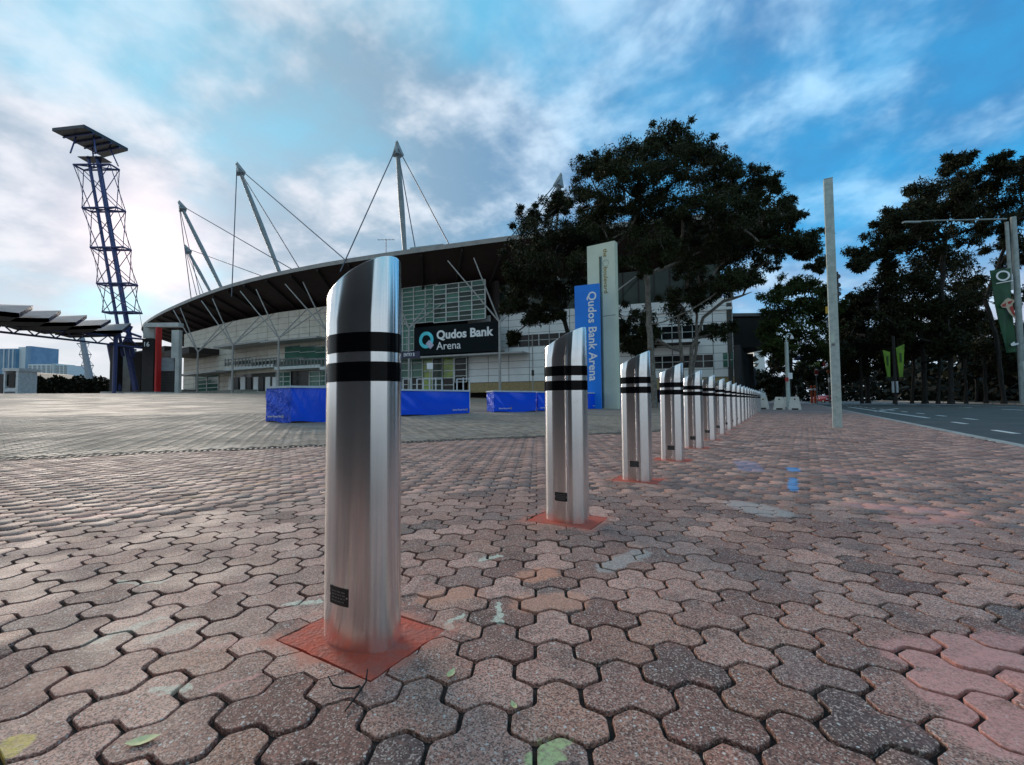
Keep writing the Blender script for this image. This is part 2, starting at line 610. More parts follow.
# trim the right border to the kerb line
bedpoly = []
q0, q1 = KERBP + KERBD * -14, KERBP + KERBD * 20.5
l0, l1 = B1 + ROWD * -9 + ROWN * 26, B1 + ROWD * TMAX + ROWN * 26
q1 = q0 + KERBD * ((B1 + ROWD * TMAX - q0).dot(ROWD) / KERBD.dot(ROWD))
pavement = MB().prism([(q0.x, q0.y), (q1.x, q1.y), (l1.x, l1.y), (l0.x, l0.y)], -0.30, -0.012).build('pavement', M_joint)
pavement['kind'] = 'structure'
ORIGIN[pavement] = Vector((0, 0, 0))
q2 = q1 + KERBD * 150
far_path = MB().prism([(q1.x, q1.y), (q2.x, q2.y), ((q2 + ROWN * 8.5).x, (q2 + ROWN * 8.5).y), ((q1 + ROWN * 8.5).x, (q1 + ROWN * 8.5).y)], -0.30, 0.0).build('far_pavement', M_farpath)
far_path['kind'] = 'structure'

rq = KERBP + KERBD * -60
rear = MB().prism([(-60, -60), (rq.x, rq.y), (q0.x, q0.y), (l0.x, l0.y), (-60, -10)], -0.30, -0.001).build('unseen_dark_ground', mat('asphalt', (0.050, 0.052, 0.052), 0.75, c2=(0.070, 0.070, 0.068), scale=1.5, bump=0.5, bscale=90))  # unseen ground, made dark to darken the reflections in the bollards
rear['kind'] = 'structure'

# plaza sheet, rising towards the arena
xs = np.concatenate([np.arange(-260, -30, 5.0), np.arange(-30, 32, 0.5)])
ys = np.concatenate([np.arange(-20, 0, 2.0), np.arange(0, 40, 0.5), np.arange(40, 260, 5.0)])
XX, YY = np.meshgrid(xs, ys)
ZZ = hz(XX, YY)
BRICK_FAR = 10.0
inb = (drain_far(XX, YY) < BRICK_FAR) & (XX > -16)
ZZ = np.where((ZZ <= 0), -0.06, np.where(inb, ZZ - 0.013, ZZ))
ny, nx = XX.shape
idx = np.arange(nx * ny).reshape(ny, nx)
quads = np.stack([idx[:-1, :-1], idx[:-1, 1:], idx[1:, 1:], idx[1:, :-1]], -1).reshape(-1, 4)
RL = row_left(XX, YY).ravel()
quads = quads[RL[quads].max(1) > 0.6]
plaza = link('plaza', mesh_np('plaza', np.stack([XX, YY, ZZ], -1).reshape(-1, 3), quads.ravel(), np.full(len(quads), 4), M_plaza))
plaza['kind'] = 'structure'

# ------------------------------------------------------------------ three-lobed pavers
A = 0.1104
TA = math.radians(-3.2)                                          # turn of the laying pattern
HR = A / math.sqrt(3)
APEX = Vector((0.0970, 0.9821))


def hexv(cx, cy): return [(cx + HR * math.sin(math.pi / 3 * k), cy + HR * math.cos(math.pi / 3 * k)) for k in range(6)]


def tri_outline():
    cs = [(0, 0), (A, 0), (A / 2, A * math.sqrt(3) / 2)]
    edges = {}
    for c in cs:
        h = hexv(*c)
        for k in range(6):
            a, b = h[k], h[(k + 1) % 6]
            ka, kb = (round(a[0], 5), round(a[1], 5)), (round(b[0], 5), round(b[1], 5))
            if (kb, ka) in edges: del edges[(kb, ka)]
            else: edges[(ka, kb)] = 1
    nxt = {a: b for a, b in edges}
    start = next(iter(nxt))
    out = [start]
    while nxt[out[-1]] != start: out.append(nxt[out[-1]])
    cx, cy = A / 2, A * math.sqrt(3) / 6
    out = [(x - cx, y - cy) for x, y in out]
    out.reverse()                                                # counter-clockwise
    return out


def inset(poly, d):
    n = len(poly)
    res = []
    for i in range(n):
        p0, p1, p2 = Vector(poly[i - 1]), Vector(poly[i]), Vector(poly[(i + 1) % n])
        d1, d2 = (p1 - p0).normalized(), (p2 - p1).normalized()
        n1, n2 = Vector((-d1.y, d1.x)), Vector((-d2.y, d2.x))
        b = (n1 + n2)
        b = b / max(b.dot(n1), 0.35)
        res.append(p1 + b * d)
    return res


def chaikin(poly, q=0.13):
    res = []
    n = len(poly)
    for i in range(n):
        a, b = Vector(poly[i]), Vector(poly[(i + 1) % n])
        res += [a.lerp(b, q), a.lerp(b, 1 - q)]
    return res


def paver_template(fine):
    o = tri_outline()
    body = inset(o, 0.0055)
    top = inset(o, 0.0070)
    if fine: body, top = chaikin(body), chaikin(top)
    n = len(body)
    vs = [(p.x, p.y, -0.026) for p in body] + [(p.x, p.y, -0.0016) for p in body] + [(p.x, p.y, 0.0) for p in top]
    fs = [tuple(range(2 * n, 3 * n))]
    for k in (0, n):
        fs += [(k + i, k + (i + 1) % n, k + n + (i + 1) % n, k + n + i) for i in range(n)]
    return vs, fs, [tuple(p) for p in inset(o, 0.003)]


TV, TF, TOUT = paver_template(False)
FV, FF, _ = paver_template(True)
M_paver1 = paver_material('paver', 'object', True)
M_paverN = paver_material('paver_field', 'island', True)

ca, sa = math.cos(TA), math.sin(TA)
centre_off = Vector((A / 2, A * math.sqrt(3) / 6))
apex_off = Vector((A / 2, A * math.sqrt(3) / 2 + HR)) - centre_off      # apex relative to the centroid


def rot2(x, y): return ca * x - sa * y, sa * x + ca * y


ao = rot2(*apex_off)
ORG = (APEX.x - ao[0], APEX.y - ao[1])

FOOT_W, FOOT_L = 0.200, 0.148                                        # half sizes of a footing


def foot_pos(k): return B1 + STEP * k


def clip_half(poly, nx_, ny_, c):
    """part of poly where nx*x + ny*y >= c"""
    out = []
    n = len(poly)
    for i in range(n):
        a, b = poly[i], poly[(i + 1) % n]
        da, db = nx_ * a[0] + ny_ * a[1] - c, nx_ * b[0] + ny_ * b[1] - c
        if da >= 0: out.append(a)
        if (da >= 0) != (db >= 0):
            s_ = da / (da - db)
            out.append((a[0] + (b[0] - a[0]) * s_, a[1] + (b[1] - a[1]) * s_))
    return out


def area2(p): return abs(sum(p[i][0] * p[(i + 1) % len(p)][1] - p[(i + 1) % len(p)][0] * p[i][1] for i in range(len(p)))) / 2


def cut_paver(poly, k):
    """poly minus the footing of bollard k, as a list of polygons"""
    c = foot_pos(k)
    hs = []
    for v, hl in ((ROWD, FOOT_L), (-ROWD, FOOT_L), (ROWN, FOOT_W), (-ROWN, FOOT_W)):
        hs.append((v.x, v.y, v.dot(c) + hl + 0.003))
    res, rest = [], poly
    for (a, b, c_) in hs:
        o = clip_half(rest, a, b, c_)
        if len(o) > 2 and area2(o) > 4e-5: res.append(o)
        rest = clip_half(rest, -a, -b, -c_)
        if len(rest) < 3: break
    return res


whole, cut = [], []
for i in range(-260, 330):
    for j in range(-60, 330):
        if (i - j) % 3: continue
        x0, y0 = A * (i + j / 2), A * j * math.sqrt(3) / 2
        x, y = rot2(x0, y0)
        x += ORG[0]
        y += ORG[1]
        if y < -0.5 or x < -1.45 * max(y, 0) - 2.2: continue
        if kerb_right(x, y) > -0.09: continue
        ra = row_along(x, y)
        if ra > TMAX - 0.1: continue
        rl = row_left(x, y)
        if drain_far(x, y) > -0.12 and rl > 1.3: continue
        if x > 1.45 * max(y, 0) + 2.2: continue
        k = round(ra / STEP.length)
        near_foot = False
        if 0 <= k < NB:
            al = abs(ra - k * STEP.length)
            if al < FOOT_L + 0.14 and abs(rl) < FOOT_W + 0.14:
                P2 = [(x + rot2(*q)[0], y + rot2(*q)[1]) for q in TOUT]
                c_ = foot_pos(k)
                ins = [abs((Vector((q[0], q[1], 0)) - c_).dot(ROWD)) < FOOT_L + .004 and abs((Vector((q[0], q[1], 0)) - c_).dot(ROWN)) < FOOT_W + .004 for q in P2]
                if all(ins): continue
                pieces = cut_paver(P2, k)
                tot = sum(area2(q) for q in pieces)
                if tot < area2(P2) * 0.995:
                    cut.append((k, pieces))
                    continue
        px, py = project((x, y, 0)) if y > 0.2 else (-999, -999)
        vis = (-15 < px < 1040 and py < 790)
        whole.append((vis, math.hypot(x, y), x, y))

whole.sort(key=lambda q: (not q[0], q[1]))


def jit():
    a = TA + rng.normal(0, 0.008)
    tx, ty = rng.normal(0, 0.006, 2)
    R = Matrix.Rotation(tx, 3, 'X') @ Matrix.Rotation(ty, 3, 'Y') @ Matrix.Rotation(a, 3, 'Z')
    return R, rng.normal(0, 0.0012)


me_fine = MB().add(FV, FF).mesh('paver', M_paver1)
for _, _, x, y in whole[:300]:
    R, dz = jit()
    o = bpy.data.objects.new('paver', me_fine)
    COL.objects.link(o)
    o.parent = pavement
    mm = R.to_4x4()
    mm.translation = (x + rng.normal(0, .0008), y + rng.normal(0, .0008), dz)
    o.matrix_basis = mm
tr = []
for _, _, x, y in whole[300:]:
    R, dz = jit()
    tr.append((np.array(R), (x, y, dz)))
o = link('paver_field', replicate('paver_field', TV, TF, tr, M_paverN), pavement)
o['kind'] = 'stuff'
# pavers cut to fit round the footings
cm = MB()
for k, pieces in cut:
    for q in pieces:
        a = sum(q[i][0] * q[(i + 1) % len(q)][1] - q[(i + 1) % len(q)][0] * q[i][1] for i in range(len(q)))
        if a < 0: q = q[::-1]
        if k < 2: MB().prism(q, -0.025, float(rng.normal(0, .0008))).build('cut_paver', M_paver1, pavement)
        else: cm.prism(q, -0.02, float(rng.normal(0, .0008)))
o = cm.build('cut_pavers', M_paverN, pavement)
o['kind'] = 'stuff'

# ------------------------------------------------------------------ small bricks of the plaza beyond the drain
def brick_material(name, mode):
    ma = bpy.data.materials.new(name)
    ma.use_nodes = True
    t = NT(ma.node_tree)
    rnd = t.n('ShaderNodeObjectInfo').outputs['Random'] if mode == 'object' else t.n('ShaderNodeNewGeometry').outputs['Random Per Island']
    p = pos(t)
    c = t.mix(rnd, (0.20, 0.137, 0.098), (0.43, 0.305, 0.22))
    c = t.mix(t.math('MULTIPLY', t.ramp(t.noise(p, 0.5, 5.0), 0.42, 0.66), 0.6), c, (0.12, 0.09, 0.07))
    c = t.mix(t.math('MULTIPLY', t.ramp(t.noise(p, 1.3, 6.0), 0.52, 0.72), 0.6), c, (0.33, 0.28, 0.24))
    c = t.mix(t.math('MULTIPLY', t.ramp(t.noise(p, 70.0, 3.0), 0.5, 0.75), 0.5), c, (0.32, 0.29, 0.26))
    b = t.n('ShaderNodeBsdfPrincipled')
    t.put(b.inputs['Base Color'], c)
    t.put(b.inputs['Roughness'], t.ramp(t.noise(p, 0.8, 4.0), 0.3, 0.7, 0.6, 0.8))
    t.put(b.inputs['Normal'], t.n('ShaderNodeBump', i_Strength=0.4, i_Distance=0.003, i_Height=t.noise(p, 50.0, 3.0)))
    t.n('ShaderNodeOutputMaterial', i_Surface=b)
    return ma


M_brick1, M_brickN = brick_material('brick_paver', 'object'), brick_material('brick_paver_field', 'island')
bl, bw = 0.1 - 0.005, 0.05 - 0.005
bch = 0.006
BV = [(sx * bl, sy * bw, -0.02) for sx, sy in ((-1, -1), (1, -1), (1, 1), (-1, 1))] + \
     [(sx * bl, sy * bw, -bch) for sx, sy in ((-1, -1), (1, -1), (1, 1), (-1, 1))] + \
     [(sx * (bl - bch), sy * (bw - bch), 0) for sx, sy in ((-1, -1), (1, -1), (1, 1), (-1, 1))]
BF = [(8, 9, 10, 11)] + [(k + i, k + (i + 1) % 4, k + 4 + (i + 1) % 4, k + 4 + i) for k in (0, 4) for i in range(4)]
BA = math.atan2(DRD.y, DRD.x) + math.radians(45)
bc, bs = math.cos(BA), math.sin(BA)
bricks = []
for u in range(-220, 260):
    for v in range(-220, 260):
        # herringbone of 2 x 1 bricks on a 0.1 m grid
        d = (u - v) % 4
        if d == 0: cx, cy, hor = u + 1.0, v + 0.5, True
        elif d == 3: cx, cy, hor = u + 0.5, v + 1.0, False
        else: continue
        cx, cy = cx * 0.1, cy * 0.1
        x, y = DRP.x + bc * cx - bs * cy, DRP.y + bs * cx + bc * cy
        dfar = drain_far(x, y)
        if dfar < 0.21 or dfar > BRICK_FAR or row_left(x, y) < 1.4 or x < -14 or x < -1.35 * y - 1 or y < 2: continue
        bricks.append((x, y, BA + (0 if hor else math.pi / 2)))
bricks.sort(key=lambda q: math.hypot(q[0], q[1]) + (0 if abs(q[0]) < q[1] * 1.12 else 100))
me_b = MB().add(BV, BF).mesh('brick', M_brick1)


def brick_m(q):
    x, y, a = q
    e = 0.05
    gx = (hz(x + e, y) - hz(x - e, y)) / (2 * e)
    gy = (hz(x, y + e) - hz(x, y - e)) / (2 * e)
    nrm = Vector((-gx + rng.normal(0, .006), -gy + rng.normal(0, .006), 1)).normalized()
    X = Vector((math.cos(a), math.sin(a), 0))
    X = (X - nrm * X.dot(nrm)).normalized()
    Yv = nrm.cross(X)
    return Matrix((X, Yv, nrm)).transposed(), (x, y, float(hz(x, y)) + rng.normal(0, .001))


for q in bricks[:300]:
    R, T = brick_m(q)
    o = bpy.data.objects.new('brick', me_b)
    COL.objects.link(o)
    o.parent = plaza
    mm = R.to_4x4()
    mm.translation = T
    o.matrix_basis = mm
tr = []
for q in bricks[300:]:
    R, T = brick_m(q)
    tr.append((np.array(R), T))
o = link('brick_field', replicate('brick_field', BV, BF, tr, M_brickN), plaza)
o['kind'] = 'stuff'

# ------------------------------------------------------------------ trench drain with its grating
M_conc = mat('edge_concrete', (0.13, 0.11, 0.095), 0.8, c2=(0.08, 0.07, 0.06), scale=6, bump=0.3)
M_grate = mat('iron_grate', (0.20, 0.17, 0.15), 0.6, 0.3, c2=(0.14, 0.10, 0.08), scale=20)
M_dark = mat('dark_void', (0.006, 0.006, 0.006), 0.9)
dr = thing('trench_drain', tuple(DRP), 'narrow iron grated trench drain crossing the paving behind the front bollards', 'drain')
DU0, DU1 = -8.5, 9.5
strip(DRP, DRD, DRN, DU0, DU1, -0.06, 0.17, -0.3, -0.0105).build('channel', M_dark, dr)
strip(DRP, DRD, DRN, DU0, DU1, -0.085, -0.03, -0.3, 0.003).build('edging', M_conc, dr)
strip(DRP, DRD, DRN, DU0, DU1, 0.13, 0.185, -0.3, 0.005).build('edging', M_conc, dr)
gb = MB()
u = DU0
while u < DU1:
    gb.box(DRP + DRD * u + DRN * 0.05 + Vector((0, 0, -0.004)), (0.030, 0.15, 0.012), (DRD, DRN, (0, 0, 1)))
    u += 0.075
o = gb.build('grating', M_grate, dr)
o['kind'] = 'stuff'

# ------------------------------------------------------------------ kerb, road and markings
ROADZ = -0.125
M_kerb = mat('kerb_concrete', (0.42, 0.40, 0.37), 0.8, c2=(0.27, 0.25, 0.23), scale=4, bump=0.3)
M_asph = mat('asphalt', (0.050, 0.052, 0.052), 0.75, c2=(0.070, 0.070, 0.068), scale=1.5, bump=0.5, bscale=90)
M_asph2 = mat('old_asphalt', (0.095, 0.090, 0.080), 0.8, c2=(0.068, 0.066, 0.062), scale=0.8, bump=0.5, bscale=90)
M_line = mat('road_paint', (0.74, 0.74, 0.72), 0.6, c2=(0.55, 0.55, 0.53), scale=7)
kerb = strip(KERBP, KERBD, KERBN, -14, 0.0, -0.08, 0.10, -0.30, 0.001)
kerb_root = thing('kerb', tuple(KERBP), 'pale concrete kerb stones between brick footpath and road', 'kerb')
ku = -12.0
kmesh = None
while ku < 90:
    L = 1.2
    strip(KERBP, KERBD, KERBN, ku + 0.004, ku + L - 0.004, -0.085, 0.09, -0.30, 0.002).build('kerb_stone', M_kerb, kerb_root, bevel=0.012)
    ku += L
RW = 17.5
road = strip(KERBP, KERBD, KERBN, -40, 260, 0.09, RW, -0.32, ROADZ).build('road', M_asph2)
road['kind'] = 'structure'
lane = strip(KERBP, KERBD, KERBN, -30, 9.5, 0.50, 6.0, -0.2, ROADZ + 0.004).build('dark_lane', M_asph)
lane['kind'] = 'structure'
gut = strip(KERBP, KERBD, KERBN, -30, 120, 0.095, 0.46, -0.2, ROADZ + 0.005).build('gutter', M_kerb)
gut['kind'] = 'structure'
fk = thing('far_kerb', tuple(KERBP + KERBN * RW), 'pale concrete kerb along the far side of the road under the trees', 'kerb')
ku = -20.0
while ku < 230:
    L = 12.0
    strip(KERBP, KERBD, KERBN, ku + 0.01, ku + L - 0.01, RW, RW + 0.30, -0.30, 0.06).build('kerb_length', M_kerb, fk)
    ku += L
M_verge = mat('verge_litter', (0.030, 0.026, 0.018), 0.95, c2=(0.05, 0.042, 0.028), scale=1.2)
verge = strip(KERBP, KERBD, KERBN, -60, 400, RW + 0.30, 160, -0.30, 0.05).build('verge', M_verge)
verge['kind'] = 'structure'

marks = thing('lane_markings', (0, 0, ROADZ), 'worn white painted dashes and lines on the asphalt road', 'road marking')


def paint(a, b, w, zoff=0.008):
    a, b = Vector(a), Vector(b)
    d = (b - a).normalized()
    n = Vector((-d.y, d.x, 0))
    vs = [a - n * w / 2, b - n * w / 2, b + n * w / 2, a + n * w / 2]
    q = [(v.x, v.y) for v in vs]
    MB().prism(q, ROADZ - 0.01, ROADZ + zoff).build('painted_line', M_line, marks)


def onroad(u, v):
    q = KERBP + KERBD * u + KERBN * v
    return (q.x, q.y, ROADZ)


for (ax, ay), w in (((1005, 432), .13), ((959.5, 423), .13)):
    c = G(ax, ay, ROADZ)
    paint(c - KERBD * 0.65, c + KERBD * 0.65, w)
c0 = G(959.5, 423, ROADZ)
for k in range(1, 14):
    paint(c0 + KERBD * (3.8 * k - 0.65) + KERBN * 1.2, c0 + KERBD * (3.8 * k + 0.65) + KERBN * 1.2, 0.13)
paint(G(928, 418, ROADZ), G(848, 407, ROADZ), 0.16)
paint(G(875, 411.5, ROADZ), G(898, 408.5, ROADZ), 0.14)
for k in range(16):
    paint(onroad(4 + 9 * k, 9.5), onroad(7 + 9 * k, 9.5), 0.13)
paint(onroad(0, 13.2), onroad(140, 13.2), 0.12)
# ------------------------------------------------------------------ bollards
def steel_material():
    ma = bpy.data.materials.new('brushed_steel')
    ma.use_nodes = True
    t = NT(ma.node_tree)
    tc = t.n('ShaderNodeTexCoord').outputs['Object']
    b = t.n('ShaderNodeBsdfAnisotropic', distribution='MULTI_GGX')
    br = t.noise(t.vmath('MULTIPLY', tc, (1.5, 1.5, 260.0)), 3.0, 3.0, 0.6)
    fine = t.noise(tc, 14.0, 5.0)
    ripple = t.noise(t.vmath('MULTIPLY', tc, (1.0, 1.0, 0.008)), 42.0, 5.0, 0.62)
    col = t.mix(t.math('MULTIPLY', br, 0.45), (0.94, 0.93, 0.92), (0.74, 0.73, 0.72))
    smear = t.ramp(t.noise(tc, 3.5, 5.0, 0.6), 0.52, 0.72)
    col = t.mix(t.math('MULTIPLY', smear, 0.22), col, (0.40, 0.38, 0.36))
    t.put(b.inputs['Color'], col)
    t.put(b.inputs['Roughness'], t.math('ADD', t.math('MULTIPLY', fine, 0.04), 0.15))
    b.inputs['Anisotropy'].default_value = 0.70
    b.inputs['Rotation'].default_value = 0.0
    tg = t.n('ShaderNodeTangent', direction_type='RADIAL', axis='Z')
    t.put(b.inputs['Tangent'], tg)
    t.put(b.inputs['Normal'], t.n('ShaderNodeBump', i_Strength=0.07, i_Distance=0.0012, i_Height=t.math('ADD', t.math('MULTIPLY', br, .05), ripple)))
    t.n('ShaderNodeOutputMaterial', i_Surface=b)
    return ma


M_steel = steel_material()
M_band = mat('black_reflective_tape', (0.004, 0.004, 0.005), 0.15, c2=(0.006, 0.006, 0.007), scale=8, spec=0.10)
M_plate = mat('black_id_plate', (0.010, 0.009, 0.009), 0.45, c2=(0.03, 0.028, 0.026), scale=160)
M_platetxt = mat('plate_print', (0.20, 0.19, 0.18), 0.5)
M_screw = mat('screw_steel', (0.7, 0.7, 0.7), 0.3, 1.0)
M_foot = mat('red_oxide_footing', (0.64, 0.085, 0.040), 0.75, c2=(0.50, 0.12, 0.08), scale=16, detail=8, bump=0.5, bscale=70)
EA, EB = 0.1356, 0.0870                                  # half axes of the oval section, across and along the row
E1, E2 = -ROWN, ROWD
HZC, HZA = 1.076, 0.063


def oval(t_, e=0.0): return E1 * ((EA + e) * math.cos(t_)) + E2 * ((EB + e) * math.sin(t_))


def make_bollard():
    root = thing('bollard', (0, 0, 0), 'x', 'bollard')
    n = 96
    ts = [2 * math.pi * k / n for k in range(n)]

    def shell(me, rings):
        base = len(me.v)
        for e, zf in rings:
            for t_ in ts:
                q = oval(t_, e)
                me.v.append(Vector((q.x, q.y, zf(t_))))
        for i in range(len(rings) - 1):
            for k in range(n):
                k2 = (k + 1) % n
                me.f.append((base + i * n + k, base + i * n + k2, base + (i + 1) * n + k2, base + (i + 1) * n + k))
        return base + (len(rings) - 1) * n

    # body: an oval steel tube cut off at a slant, with a thin rounded rim
    slant = lambda t_, d=0.0: HZC + HZA * math.cos(t_) + d
    me = MB()
    top = shell(me, [(0, lambda t_: -0.02)] + [(0, lambda t_, z=z: z) for z in (0.25, 0.5, 0.75, 0.95)] +
                [(0, lambda t_: slant(t_, -.004)), (-.0012, lambda t_: slant(t_, -.001)), (-.004, lambda t_: slant(t_))])
    me.f.append(tuple(top + k for k in range(n)))
    me.build('body', M_steel, root, smooth=True)
    for z0, z1 in ((0.852, 0.909), (0.766, 0.823)):
        me = MB()
        shell(me, [(-.002, lambda t_: z0), (.0008, lambda t_: z0), (.0008, lambda t_: z1), (-.002, lambda t_: z1)])
        me.build('reflective_band', M_band, root, smooth=True)
    # identification plate low on the broad side
    def patch(a0, a1, z0, z1, e0, e1, m_=8):
        me = MB()
        for e in (e0, e1):
            for z in (z0, z1):
                for k in range(m_ + 1):
                    q = oval(-math.pi / 2 + a0 + (a1 - a0) * k / m_, e)
                    me.v.append(Vector((q.x, q.y, z)))
        q = m_ + 1
        for k in range(m_):
            me.f += [(2 * q + k, 2 * q + k + 1, 3 * q + k + 1, 3 * q + k),
                     (q + k, 3 * q + k, 3 * q + k + 1, q + k + 1), (k, k + 1, 2 * q + k + 1, 2 * q + k)]
        me.f += [(0, 2 * q, 3 * q, q), (m_, q + m_, 3 * q + m_, 2 * q + m_)]
        return me
    pl = patch(-0.29, 0.29, 0.122, 0.172, -0.003, 0.0015).build('plate', M_plate, root)
    for z in (0.133, 0.142, 0.151, 0.160):
        a = -0.20
        while a < 0.18:
            w = random.uniform(0.03, 0.10)
            patch(a, min(a + w, 0.2), z - 0.0016, z + 0.0016, 0, 0.0019, 2).build('plate_print', M_platetxt, pl)
            a += w + 0.03
    for a in (-0.26, 0.26):
        q0_, q1_ = oval(-math.pi / 2 + a, .0012), oval(-math.pi / 2 + a, .0028)
        MB().tube([q0_ + Vector((0, 0, 0.147)), q1_ + Vector((0, 0, 0.147))], 0.0026, 8).build('screw', M_screw, pl)
    # footing: red painted concrete let into the paving, its edges a little ragged
    cs = [ROWD * a * (FOOT_L - .004) + ROWN * b * (FOOT_W - .004) for a, b in ((-1, 1), (-1, -1), (1, -1), (1, 1))]
    pts = []
    for i in range(4):
        for k in range(10):
            q = cs[i].lerp(cs[(i + 1) % 4], k / 10)
            q = q + q.normalized() * random.uniform(-.005, .0055)
            pts.append((q.x, q.y))
    MB().prism(pts, -0.05, -0.0012).build('footing', M_foot, root)
    return root


ORD = ['nearest', 'second', 'third', 'fourth', 'fifth', 'sixth', 'seventh', 'eighth', 'ninth', 'tenth', 'eleventh', 'twelfth', 'thirteenth',
       'fourteenth', 'fifteenth', 'sixteenth', 'seventeenth', 'eighteenth', 'nineteenth', 'twentieth']
proto = make_bollard()
for k in range(NB):
    o = proto if k == 0 else copy_tree(proto)
    o.location = foot_pos(k)
    if k == 0: lb = 'largest and nearest steel bollard with slanted top and two black bands'
    elif k == NB - 1: lb = 'farthest steel bollard, last of the row beside the white road barriers'
    else: lb = f'steel bollard with two black bands, {ORD[k]} of the row counted from the camera'
    tag(o, lb, 'bollard', 'steel bollards in a row along the footpath')
    if k: o.rotation_euler = (rng.normal(0, .002), rng.normal(0, .002), 0)

# dry twig by the first footing
M_twig = mat('twig_bark', (0.012, 0.010, 0.009), 0.8)
tb = MB()
w = lambda px, py, z=0.006: G(px, py, z)
tb.tube([w(361, 690), w(359.5, 686), w(354, 688), w(341, 688), w(333, 685, .012), w(328, 676, .02)], [.0032, .003, .0026, .0022, .002, .0014], 6)
tb.tube([w(345, 711), w(354, 699), w(360.5, 690), w(366, 682, .012), w(367.5, 669, .025)], [.0018, .0025, .003, .0022, .0014], 6)
tag(tb.build('twig', M_twig), 'thin black forked twig lying beside the red footing of the nearest bollard', 'twig')

# a few small fallen leaves
M_fleaf = mat('fallen_leaf', (.72, .68, .36), .7, c2=(.60, .58, .26), scale=60)
for (lx, ly), s_, an_, lb in (((142, 741), .030, .4, 'pale yellow fallen leaf on the paving near the lower left corner'), ((451, 674), .020, 1.3, 'small pale fallen leaf right of the nearest red footing'),
                              ((514, 706), .014, 2.0, 'tiny yellow leaf in a paving joint near the lower middle')):
    q = G(lx, ly, .004)
    lm = MB()
    d_, n_ = Vector((math.cos(an_), math.sin(an_), 0)), Vector((-math.sin(an_), math.cos(an_), 0))
    rim = [(-1, 0), (-.5, .38), (0, .5), (.5, .36), (1.1, 0), (.5, -.36), (0, -.48), (-.5, -.36)]
    lm.add([q + Vector((0, 0, -.001))] + [q + d_ * (u * s_) + n_ * (v * s_) + Vector((0, 0, .004 * (abs(v) + u * u))) for u, v in rim], [(0, k + 1, (k + 1) % 8 + 1) for k in range(8)])
    tag(lm.build('fallen_leaf', M_fleaf), lb, 'leaf')
# ------------------------------------------------------------------ the arena
PLAT = 2.0                                               # level of the arena forecourt
EDGE = [(31.5, 58), (31.0, 49.5), (29.4, 47.6), (18, 49.7), (0, 55.0), (-26, 64.2), (-45, 74.2), (-61, 85.6), (-80, 101), (-94, 114), (-101, 122), (-104.5, 131), (-103, 142)]
EDGEZ = 20.7
FAC = [(27.0, 75), (26.9, 53.0), (12, 57.6), (-2, 62.8), (-22, 71), (-41.6, 80), (-54.7, 88), (-68, 98), (-79, 106.3), (-85, 114.5), (-86, 135)]
FACL = [(-22, 71), (-41.6, 80), (-130, 141)]
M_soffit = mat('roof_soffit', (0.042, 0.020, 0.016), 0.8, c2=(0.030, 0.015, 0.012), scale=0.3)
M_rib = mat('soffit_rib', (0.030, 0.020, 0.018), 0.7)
M_fascia = mat('roof_fascia', (0.32, 0.31, 0.29), 0.5, c2=(0.25, 0.24, 0.23), scale=1)
M_rooft = mat('roof_sheet', (0.35, 0.35, 0.35), 0.5)
M_panel = mat('cream_cladding', (0.78, 0.73, 0.62), 0.65, c2=(0.68, 0.63, 0.53), scale=0.6)
M_white = mat('white_cladding', (0.84, 0.84, 0.82), 0.5, c2=(0.75, 0.76, 0.75), scale=0.5)
M_gap = mat('cladding_joint', (0.10, 0.095, 0.085), 0.8)
M_mull = mat('pale_mullion', (0.62, 0.65, 0.63), 0.4, c2=(0.54, 0.57, 0.55), scale=2)
M_glass = mat('green_glass', (0.050, 0.14, 0.105), 0.10, c2=(0.080, 0.21, 0.155), scale=0.35, spec=0.30)
M_glassd = mat('dark_glass', (0.005, 0.007, 0.008), 0.10, c2=(0.010, 0.013, 0.014), scale=0.5, spec=0.25)
M_glassy = mat('lime_glass', (0.26, 0.36, 0.03), 0.10, c2=(0.12, 0.20, 0.05), scale=0.9)
M_smoke = mat('grey_green_glass', (0.045, 0.070, 0.055), 0.15, c2=(0.030, 0.045, 0.038), scale=0.3, spec=0.25)
M_strut = mat('pale_strut', (0.42, 0.41, 0.39), 0.45, c2=(0.34, 0.33, 0.32), scale=2)
M_mast = mat('mast_grey', (0.26, 0.29, 0.30), 0.45, c2=(0.20, 0.23, 0.24), scale=1)
M_cable = mat('cable_steel', (0.12, 0.12, 0.14), 0.5, 0.5)
M_door = mat('dark_door', (0.02, 0.02, 0.022), 0.4)
M_brickw = mat('yellow_brick', (0.42, 0.31, 0.15), 0.8, c2=(0.30, 0.22, 0.11), scale=5, bump=0.4)
M_rail = mat('rail_grey', (0.20, 0.20, 0.20), 0.5)
M_signb = mat('sign_dark', (0.004, 0.010, 0.013), 0.5, spec=0.1)
M_cyan = mat('logo_cyan', (0.10, 0.78, 0.90), 0.5)
M_wtxt = mat('sign_white', (0.90, 0.90, 0.90), 0.5, c2=(0.87, 0.87, 0.87))
M_lilac = mat('logo_lilac', (0.62, 0.58, 0.74), 0.5)

arena = thing('arena', (-20, 75, PLAT), 'large arena with sweeping dark roof, cable masts, glass entrance and cream panel walls', 'arena')


